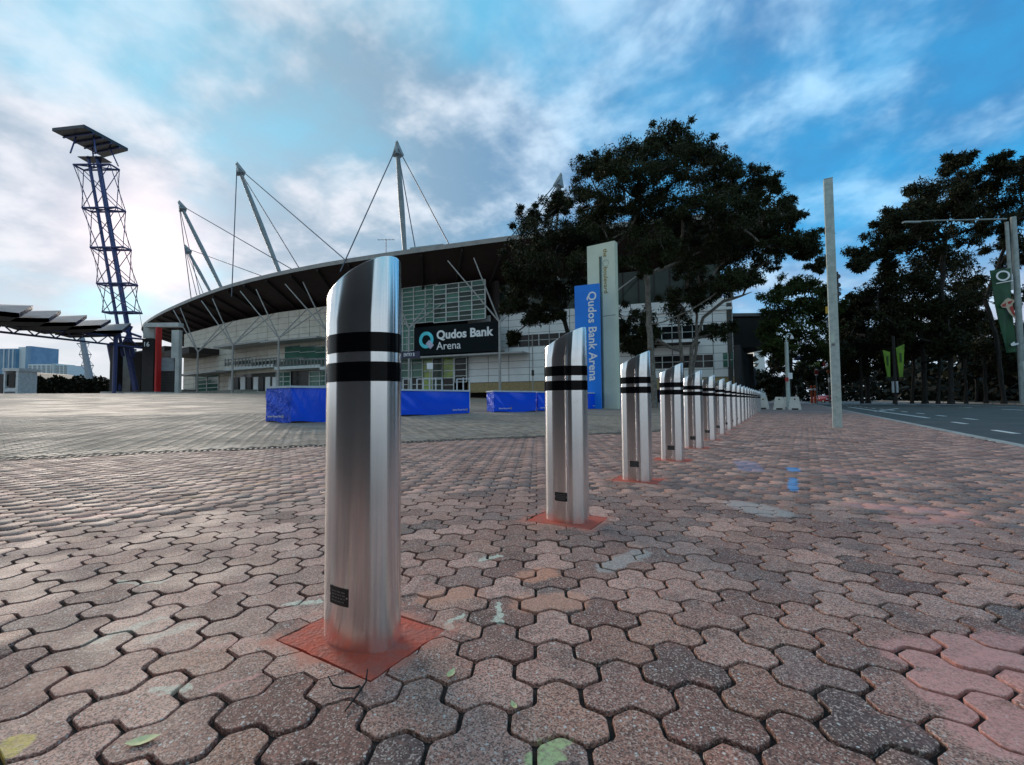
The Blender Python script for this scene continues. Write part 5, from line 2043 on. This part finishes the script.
# slender trunks standing in the dark wood
for i, (x, top, dy, lab) in enumerate(((862, 330, 6, 'slender dark trunk leftmost in the wood across the road'), (895, 330, 3, 'slender trunk just left of the lime green banners'),
                                       (912, 320, 8, 'slender trunk just right of the lime green banners'), (938, 300, 2, 'slender dark trunk under the middle of the wood'),
                                       (966, 290, 6, 'slender trunk right of the tallest gum'), (976, 300, 12, 'slender forked trunk deep in the wood near the banner'))):
    Yt = Yr + dy
    cl = px_clumps([(x + random.uniform(-8, 8), top + random.uniform(-8, 6), 10), (x + random.uniform(-10, 10), top + 14, 10), (x + random.uniform(-6, 6), top + 26, 8)], Yt, 2, 40 + i)
    tree('slender_tree', lab, [[P(x, 401, Yt), P(x + random.uniform(-2, 2), 360, Yt), P(x + random.uniform(-4, 4), top + 10, Yt)]], cl, 900, .38, M_leafd, M_barkd, .15, 'slender trees in the wood', 50 + i)
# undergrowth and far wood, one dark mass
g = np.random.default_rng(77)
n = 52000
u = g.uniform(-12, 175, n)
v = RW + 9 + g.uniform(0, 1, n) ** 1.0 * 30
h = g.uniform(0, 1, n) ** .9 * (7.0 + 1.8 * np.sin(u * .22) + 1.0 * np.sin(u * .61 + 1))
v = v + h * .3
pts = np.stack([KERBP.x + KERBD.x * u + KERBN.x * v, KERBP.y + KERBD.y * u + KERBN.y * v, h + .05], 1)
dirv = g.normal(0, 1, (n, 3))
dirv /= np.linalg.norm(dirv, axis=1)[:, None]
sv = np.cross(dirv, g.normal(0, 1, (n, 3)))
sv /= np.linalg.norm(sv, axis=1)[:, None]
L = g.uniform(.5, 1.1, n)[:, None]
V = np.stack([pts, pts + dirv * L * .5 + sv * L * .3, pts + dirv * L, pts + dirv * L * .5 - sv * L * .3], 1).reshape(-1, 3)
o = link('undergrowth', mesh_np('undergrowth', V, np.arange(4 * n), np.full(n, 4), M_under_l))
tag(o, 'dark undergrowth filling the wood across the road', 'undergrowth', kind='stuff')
# far wood behind the end of the road and the left skyline
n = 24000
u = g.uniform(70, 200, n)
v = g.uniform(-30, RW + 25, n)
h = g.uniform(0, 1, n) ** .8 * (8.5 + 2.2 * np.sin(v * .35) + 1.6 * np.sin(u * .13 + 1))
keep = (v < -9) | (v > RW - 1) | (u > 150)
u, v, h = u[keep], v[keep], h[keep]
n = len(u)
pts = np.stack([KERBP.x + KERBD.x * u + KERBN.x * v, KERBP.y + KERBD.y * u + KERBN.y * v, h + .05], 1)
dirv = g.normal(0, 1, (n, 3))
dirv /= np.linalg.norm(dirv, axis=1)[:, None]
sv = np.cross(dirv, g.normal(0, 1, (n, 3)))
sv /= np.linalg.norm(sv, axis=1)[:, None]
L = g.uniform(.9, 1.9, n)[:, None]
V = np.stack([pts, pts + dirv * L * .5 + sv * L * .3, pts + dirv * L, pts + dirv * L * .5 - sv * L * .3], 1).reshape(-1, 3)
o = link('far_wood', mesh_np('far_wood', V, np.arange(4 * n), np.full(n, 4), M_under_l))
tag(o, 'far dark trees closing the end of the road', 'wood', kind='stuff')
# hedge before the low shed at the left
n = 5000
x = g.uniform(18, 108, n)
y = g.uniform(376, 397, n) + np.maximum(0, (x - 80) * .25) * g.uniform(0, 1, n)
y = np.maximum(y, 379 + 2.5 * np.sin(x * .3))
pts = np.array([tuple(P(a, min(b, 397), 90 + c)) for a, b, c in zip(x, y, g.uniform(-2, 2, n))])
dirv = g.normal(0, 1, (n, 3))
dirv /= np.linalg.norm(dirv, axis=1)[:, None]
sv = np.cross(dirv, g.normal(0, 1, (n, 3)))
sv /= np.linalg.norm(sv, axis=1)[:, None]
L = g.uniform(.4, .8, n)[:, None]
V = np.stack([pts, pts + dirv * L * .5 + sv * L * .3, pts + dirv * L, pts + dirv * L * .5 - sv * L * .3], 1).reshape(-1, 3)
o = link('hedge', mesh_np('hedge', V, np.arange(4 * n), np.full(n, 4), M_under_l))
tag(o, 'dark clipped hedge before the long low shed', 'hedge')
# ------------------------------------------------------------------ street furniture on the right
M_galv = mat('galvanised', (0.55, 0.62, 0.58), .5, .25, c2=(0.42, 0.49, 0.46), scale=9, detail=8)
M_lampg = mat('lamp_grey', (0.36, 0.41, 0.40), .5, .2)
# square galvanised pole on the footpath
pb = G(837.5, 427.5)
gp_ = thing('galvanised_pole', tuple(pb), 'plain square galvanised pole standing on the footpath right of the bollards', 'pole')
zt = P(827.5, 180, pb.y).z
ang = math.atan2(ROWD.y, ROWD.x)
sh_ = MB().box((pb.x, pb.y, (zt - .05) / 2), (.185, .185, zt + .05), ang).build('shaft', M_galv, gp_, bevel=.012)
MB().box((pb.x, pb.y, zt + .006), (.19, .19, .012), ang).build('cap', M_galv, gp_)
f = Vector((-ROWD.x, -ROWD.y, 0)) * .095
for zz, hh, m_, nm in ((P(831, 338, pb.y).z, .22, mat('sticker_pale', (.62, .72, .62), .5), 'sticker'), (P(831, 345, pb.y).z, .06, M_rail, 'sticker')):
    MB().box(Vector((pb.x, pb.y, zz)) + f + ROWN * .03, (.002, .07, hh), ang).build(nm, m_, gp_)
MB().box(Vector((pb.x, pb.y, .62)) + f, (.004, .11, .30), ang).build('access_hatch', M_galv, gp_)
for zz in (.50, .74):
    MB().box(Vector((pb.x, pb.y, zz)) + f * 1.03, (.006, .018, .018), ang).build('bolt', M_rail, gp_)
# signal head on a slim post behind it
sp = P(838, 404, 26)
sp.z = 0.0
ts = thing('traffic_signal', tuple(sp), 'dark traffic signal head partly hidden behind the galvanised pole', 'traffic light')
zc = P(838, 287, 26).z
MB().tube([Vector((sp.x, sp.y, 0)), Vector((sp.x, sp.y, zc))], .06, 8).build('post', M_rail, ts)
MB().box((sp.x, sp.y - .1, zc), (.32, .25, 1.7)).build('head', M_door, ts, bevel=.03)
for k in (-1, 0, 1):
    MB().tube([(sp.x, sp.y - .22, zc + k * .5), (sp.x, sp.y - .42, zc + k * .5 + .02)], .14, 12).build('visor', M_door, ts)
q = P(826, 310, 26)
MB().box((sp.x - .38, sp.y, q.z), (.22, .08, .40)).build('yellow_sign', mat('sign_yellow', (.75, .45, .04), .5), ts)
MB().beam((sp.x - .75, sp.y, q.z - .6), (sp.x, sp.y, q.z - 1.0), .05).build('bracket', M_rail, ts)

# banner and lamp pole at the right edge
LY = 40.0
lp = P(1023.5, 402, LY)
lp.z = 0.05
ll = thing('lamp_post', tuple(lp), 'tall grey lamp post with long arm and green banner at the right edge', 'lamp post')
tp = P(1013.5, 217, LY)
tp.x = lp.x
MB().tube([lp, Vector((lp.x, LY, tp.z * .86)), Vector((lp.x, LY, tp.z))], [.24, .22, .20], 12).build('shaft', M_lampg, ll, smooth=True)
MB().tube([Vector((lp.x - .55, LY, P(1013, 290, LY).z)), Vector((lp.x - .62, LY, P(1012, 222, LY).z))], .14, 8).build('arm_post', M_lampg, ll)
a = Vector((lp.x - .62, LY, P(1012, 219, LY).z))
b = P(906, 222.5, LY)
MB().tube([a, Vector((b.x + 2.4, LY, b.z + .15)), b], [.08, .06, .04], 8).build('arm', M_lampg, ll)
MB().box(b + Vector((.5, 0, .02)), (1.5, .3, .14)).build('luminaire', M_lampg, ll)
MB().box((lp.x + .3, LY - .35, (P(1022, 362, LY).z + P(1022, 397, LY).z) / 2), (.75, .3, P(1022, 362, LY).z - P(1022, 397, LY).z)).build('white_cabinet', M_wtxt, ll)
# the banner
M_bann = mat('banner_green', (0.010, 0.085, 0.030), .6, c2=(.006, .055, .02), scale=.9)
bq = [P(990, 270.5, LY - .3), P(1010.5, 268, LY - .3), P(1014.5, 352, LY - .3), P(1004.5, 353, LY - .3)]
def bann(u, v):
    return bq[0].lerp(bq[1], u).lerp(bq[3].lerp(bq[2], u), v)
bm_ = MB()
nu, nv = 6, 20
for s_ in (0, .04):
    for v in range(nv + 1):
        for u in range(nu + 1):
            bm_.v.append(bann(u / nu, v / nv) + Vector((0, s_ + .16 * math.sin(u * 1.1 + v * .25) * (v / nv), 0)))
w_ = (nu + 1) * (nv + 1)
for s_ in (0, 1):
    for v in range(nv):
        for u in range(nu):
            k = s_ * w_ + v * (nu + 1) + u
            fc = (k, k + 1, k + nu + 2, k + nu + 1)
            bm_.f.append(fc if s_ else fc[::-1])
ban = bm_.build('banner', M_bann, ll, smooth=True)
def ring_on(uc, vc, ru, rv, m_, inner=.66, n=32, name='ring'):
    r_ = MB()
    for s_ in (1.0, inner):
        for k in range(n):
            an_ = 2 * math.pi * k / n
            r_.v.append(bann(uc + ru * s_ * math.cos(an_), vc + rv * s_ * math.sin(an_)) + Vector((0, -.20, 0)))
    for k in range(n):
        r_.f.append((k, (k + 1) % n, n + (k + 1) % n, n + k))
    return r_.build(name, m_, ban)
def poly_on(uv, m_, name, off=-.20):
    r_ = MB()
    r_.add([bann(u, v) + Vector((0, off, 0)) for u, v in uv], [tuple(range(len(uv)))])
    return r_.build(name, m_, ban)
ring_on(.48, .085, .36, .062, M_wtxt, .70, name='white_ring')
poly_on([(.08, .163), (.98, .150), (.98, .160), (.08, .173)], M_wtxt, 'white_stripe')
M_bred = mat('banner_red', (.42, .03, .02), .6)
M_bcream = mat('banner_cream', (.62, .50, .36), .6)
poly_on([(.10, .43), (.45, .37), (.62, .355), (1.0, .39), (.93, .42), (.86, .43), (1.02, .60), (.98, .62), (.55, .52), (.45, .47), (.18, .46)], M_bcream, 'emblem', -.21)
poly_on([(.16, .43), (.46, .41), (.40, .455), (.20, .45)], M_bred, 'emblem_patch', -.23)
poly_on([(.55, .40), (.88, .39), (.75, .425), (.58, .43)], M_bred, 'emblem_patch', -.23)
poly_on([(.62, .47), (.86, .45), (.98, .585), (.80, .55)], M_bred, 'emblem_patch', -.23)
poly_on([(.45, .90), (.80, .875), (.85, .90), (1.15, .895), (1.18, .915), (.80, .925), (.50, .925)], M_wtxt, 'white_emblem', -.21)

# pair of lime banners in the wood
BY = 44.0
bp_ = P(896, 401, BY)
bp_.z = .05
lb = thing('banner_pole', tuple(bp_), 'dark pole with two lime green banners in the wood across the road', 'banner')
M_lime = mat('banner_lime', (0.16, 0.30, 0.015), .6, c2=(.10, .20, .012), scale=1.2)
MB().tube([bp_, Vector((bp_.x, BY, P(896, 336, BY).z))], .12, 8).build('pole', M_barkd, lb)
for quad in (((883, 350), (890, 352), (890.5, 377), (887.5, 377)), ((896, 348), (904.5, 344), (903, 377), (899.5, 377))):
    p = [P(x, y, BY - .2) for x, y in quad]
    bk = [q + Vector((0, .05, 0)) for q in p]
    MB().add(p + bk, [(3, 2, 1, 0), (4, 5, 6, 7), (0, 1, 5, 4), (1, 2, 6, 5), (2, 3, 7, 6), (3, 0, 4, 7)]).build('banner', M_lime, lb)
    c = (p[0] + p[1]) / 2 * .62 + (p[2] + p[3]) / 2 * .38 + Vector((0, -.03, 0))
    MB().box(c, (.22, .02, .9), .3).build('leaf_motif', mat('banner_leaf', (.02, .07, .01), .6), lb)
for dx in (-.35, .05):
    MB().box((bp_.x + dx - .1, BY - .25, P(894, 387, BY).z), (.17, .1, 1.1)).build('white_strip', mat('strip_white', (.45, .48, .5), .5), lb)

# concrete road barriers at the end of the bollards
M_barr = mat('barrier_white', (0.76, 0.74, 0.67), .75, c2=(.66, .64, .58), scale=2.5, bump=.2)
def jersey(px, py, lab, yaw, L=.8):
    q = G(px, py)
    r = thing('road_barrier', tuple(q), lab, 'barrier', 'white road barriers at the end of the footpath')
    d = Vector((math.cos(yaw), math.sin(yaw), 0))
    n = Vector((-d.y, d.x, 0))
    prof = [(-.35, 0), (.35, 0), (.34, .14), (.22, .82), (.19, .84), (-.19, .84), (-.22, .82), (-.34, .14)]
    me = MB()
    for s_ in (-1, 1):
        for u, z in prof:
            me.v.append(q + d * u + n * (s_ * L / 2) + Vector((0, 0, z)))
    k = len(prof)
    me.f = [tuple(reversed(range(k))), tuple(range(k, 2 * k))] + [(i, (i + 1) % k, k + (i + 1) % k, k + i) for i in range(k)]
    b_ = me.build('body', M_barr, r)
    for zz in (.68,):
        MB().tube([q + Vector((0, 0, zz)) - n * (L / 2 + .01), q + Vector((0, 0, zz)) - n * (L / 2 - .05)], .05, 10).build('lifting_hole', M_door, b_)
    MB().box(q + Vector((0, 0, .05)) - n * (L / 2 + .005), (.36, .02, .1), yaw).build('fork_slot', M_door, b_)
    return r
jersey(763.5, 409.0, 'white road barrier nearest the end of the bollard row', -.55)
jersey(779.5, 409.5, 'white road barrier second from the bollard row', -.55)
jersey(787.5, 408.4, 'white road barrier set back between its two neighbours', -.55)
jersey(795, 409.7, 'white road barrier rightmost of the group by the lamp post', -.55)

# path lamp behind them
q = P(788.5, 405, 33)
q.z = 0
pl = thing('path_lamp', tuple(q), 'grey path lamp with curved hook arm behind the white road barriers', 'lamp post')
z1, z2 = P(788, 342, 33).z, P(788, 333.5, 33).z
MB().tube([q, Vector((q.x, q.y, z1))], [.14, .12], 10).build('shaft', M_galv, pl, smooth=True)
arc = [Vector((q.x, q.y, z1))] + [Vector((q.x + .22 - .22 * math.cos(a_), q.y, z2 - .25 + .25 * math.sin(a_))) for a_ in np.linspace(0, 2.6, 8)]
MB().tube(arc, .045, 8).build('hook_arm', M_galv, pl)
e = arc[-1]
MB().lathe((e.x, e.y, e.z - .28), [(.03, .28), (.10, .16), (.13, .0), (.02, .0)], 12).build('lantern', M_wtxt, pl)
MB().box((q.x + .10, q.y - .16, P(788, 376, 33).z), (.30, .06, .45)).build('white_notice', M_wtxt, pl)
MB().box((q.x - .16, q.y - .16, P(788, 379.5, 33).z), (.22, .06, .3)).build('red_notice', mat('notice_red', (.5, .03, .03), .5), pl)

# direction sign, small signs, far car
DY_ = 75.0
q = P(808, 402, DY_)
q.z = 0
ds = thing('direction_sign', tuple(q), 'green and blue direction sign hanging under the trees at the road end', 'sign')
c = P(810, 364, DY_)
MB().box(c, (4.2, .15, 1.0)).build('green_panel', mat('sign_olive', (.20, .22, .04), .5), ds)
MB().box(P(807, 358, DY_), (4.4, .15, .75)).build('blue_panel', mat('sign_blue2', (.015, .02, .12), .5), ds)
MB().box(P(822.5, 364, DY_), (.95, .15, .8)).build('red_panel', mat('sign_red', (.42, .02, .04), .5), ds)
for yy, w_ in ((363, 2.4), (366, 2.4)):
    MB().box(P(808, yy, DY_ - .2), (w_, .06, .16)).build('pale_line', mat('sign_line', (.75, .76, .55), .5), ds)
for px_ in (796, 816):
    u_ = P(px_, 364, DY_ + .2)
    MB().tube([Vector((u_.x, u_.y, 0)), u_], .09, 8).build('post', M_rail, ds)
def small_sign(px, py, Y, w, h, m_, lab, shape='box', ybase=402):
    c = P(px, py, Y)
    r = thing('road_sign', (c.x, c.y, 0), lab, 'sign', 'small road signs at the road end')
    MB().tube([(c.x, c.y + .08, 0), (c.x, c.y + .08, c.z)], .05, 8).build('post', M_rail, r)
    if shape == 'box': MB().box(c, (w, .06, h)).build('plate', m_, r)
    else: MB().tube([c, c + Vector((0, .05, 0))], w / 2, 20).build('plate', m_, r)
    return r
r = small_sign(816.5, 372, 60, .45, .85, MATS['notice_red'], 'narrow red sign on a pole under the direction sign')
MB().box(P(816.5, 369.5, 59.9), (.34, .04, .16)).build('white_patch', M_wtxt, r)
MB().box(P(816.5, 374.8, 59.9), (.34, .04, .12)).build('white_patch', M_wtxt, r)
small_sign(828.5, 371.5, 66, .55, .5, mat('sign_orange', (.48, .13, .06), .5), 'round orange sign left of the galvanised pole', 'disc')
small_sign(829.5, 380, 64, .30, .7, M_wtxt, 'small white sign close to the galvanised pole')
for px_, lab in ((811.3, 'left of two thin orange traffic posts near the far car'), (814.8, 'right of two thin orange traffic posts near the far car')):
    c = P(px_, 389, 68)
    r = thing('orange_post', (c.x, c.y, 0), lab, 'post', 'orange traffic posts')
    MB().tube([(c.x, c.y, 0), (c.x, c.y, c.z + .55)], [.16, .12], 10).build('shaft', mat('post_orange', (.62, .10, .03), .5), r)
    MB().tube([(c.x, c.y, c.z - .2), (c.x, c.y, c.z + .1)], [.155, .15], 10).build('white_band', M_wtxt, r)
# red car far down the road
def car(px, py, Y, lab):
    c = P(px, py, Y)
    c.z = ROADZ
    r = thing('parked_car', tuple(c), lab, 'car')
    red = mat('car_red', (.40, .02, .025), .25, coat=.6)
    gl = M_glassd
    prof = [(-.86, .30), (.86, .30), (.90, .55), (.86, .88), (.74, .95), (.62, 1.38), (.50, 1.46), (-.50, 1.46), (-.62, 1.38), (-.74, .95), (-.86, .88), (-.90, .55)]
    me = MB()
    ys_ = [(-2.1, .86, .80), (-1.9, 1.0, 1.0), (1.7, 1.0, 1.0), (2.1, .90, .72)]
    for yy, sx, sz in ys_:
        for u, z in prof:
            me.v.append(c + Vector((u * sx, yy, .30 + (z - .30) * (sz if z > .95 else 1))))
    k = len(prof)
    for i in range(len(ys_) - 1):
        for j in range(k):
            me.f.append((i * k + j, i * k + (j + 1) % k, (i + 1) * k + (j + 1) % k, (i + 1) * k + j))
    me.f += [tuple(reversed(range(k))), tuple(range(3 * k, 4 * k))]
    me.build('body', red, r, smooth=True)
    MB().add([c + Vector((-.60, -2.12, .98)), c + Vector((.60, -2.12, .98)), c + Vector((.48, -1.97, 1.36)), c + Vector((-.48, -1.97, 1.36))], [(0, 1, 2, 3)]).build('windscreen', gl, r)
    for s_ in (-1, 1):
        MB().box(c + Vector((.62 * s_, -2.0, .72)), (.34, .3, .18)).build('headlight', M_wtxt, r)
        for yy in (-1.35, 1.35):
            w_ = MB().tube([c + Vector((.90 * s_, yy, .31)), c + Vector((.68 * s_, yy, .31))], .31, 16).build('wheel', M_door, r)
            MB().tube([c + Vector((.91 * s_, yy, .31)), c + Vector((.86 * s_, yy, .31))], .19, 12).build('rim', M_lampg, w_)
    MB().box(c + Vector((0, -2.06, .5)), (.5, .12, .12)).build('number_plate', M_wtxt, r)
    return r
car(823, 399, 92, 'small red car far down the road under the trees')

# dark slatted screen along the wing, left of the far path
M_slat = mat('screen_slat', (0.008, 0.009, 0.010), .6, c2=(.014, .015, .016), scale=1)
sc_ = thing('slatted_screen', tuple(P(745, 400, 55)), 'dark screen of tall upright slats beyond the bollards, beside the white wing', 'screen')
a, b = P(738.5, 399, 46), P(757.5, 399, 92)
n_ = 16
for k in range(n_):
    f_ = k / (n_ - 1)
    Yk = 46 / (1 - f_ * (1 - 46 / 92))
    q = P(738.5 + 19 * f_, 399, Yk)
    zt = P(738.5, 345, 46).z
    MB().box((q.x, q.y, zt / 2), (.34, .5, zt), .5).build('slat', M_slat, sc_)
qa, qb = P(738.5, 399, 47), P(757.5, 399, 94)
zt = P(738.5, 345, 46).z
MB().beam((qa.x, qa.y + .6, zt - .15), (qb.x, qb.y + .6, zt - .15), .2, .3).build('top_rail', M_slat, sc_)
db = thing('dark_block', tuple(P(752, 400, 62)), 'dark low building with flat roof under the trees right of the white wing', 'building')
a, b = P(737, 318, 56), P(768, 352, 60)
MB().box(((a.x + b.x) / 2, 64, (a.z + b.z) / 2 + .4), (abs(b.x - a.x), 12, abs(a.z - b.z))).build('upper_storey', M_slat, db)
MB().box(((a.x + b.x) / 2, 64, a.z + .75), (abs(b.x - a.x) + .6, 12.5, .4)).build('roof', M_rail, db)
MB().box(((a.x + b.x) / 2, 66, b.z / 2), (abs(b.x - a.x) * .7, 8, b.z)).build('ground_storey', M_slat, db)
fw_ = thing('far_white_building', tuple(P(761, 402, 120)), 'narrow pale building glimpsed beyond the slatted screen', 'building')
a, b = P(754, 352, 120), P(766, 402, 120)
MB().box(((a.x + b.x) / 2, 126, a.z / 2), (abs(b.x - a.x), 12, a.z)).build('wall', M_white, fw_)
MB().box(((a.x + b.x) / 2, 126, a.z + .2), (abs(b.x - a.x) + .4, 12.4, .4)).build('roof', M_mull, fw_)

# ------------------------------------------------------------------ behind the camera: unseen things added for their reflections in the steel
bk = thing('reflection_block', (-12.5, -9.5, 0), 'unseen dark block added behind the viewer to put dark streaks in the steel bollards', 'building')
M_reflblk = mat('reflection_dark', (0.040, 0.032, 0.030), .85, c2=(.028, .022, .020), scale=3)
def hall(cx, cy, sx, sy, h, yaw, m_, nm):  # boxes of the added dark block, shaped for the steel reflections
    return MB().box((cx, cy, h / 2 - .1), (sx, sy, h), yaw).build(nm, m_, bk)
hall(-12.5, -7.5, 21, 6, 17, -.75, M_reflblk, 'wall')
hall(-12.5, -7.5, 21.6, 6.6, .6, -.75, M_rail, 'plinth')
for k, (x, y, lab) in enumerate(((17, -3, 'unseen dark tree added behind the viewer across the road, for its reflection in the steel'), (21, 4.5, 'unseen dark tree added beside the road at the right, for its reflection in the steel'))):
    src = [o for o in bpy.data.objects if o.name.startswith('low_dark_tree')][0]
    c = copy_tree(src, (x, y, 0))  # unseen tree copies, added to streak the steel
    c.scale = (.55, .55, .75)
    tag(c, lab, 'tree', 'tall trees across the road')
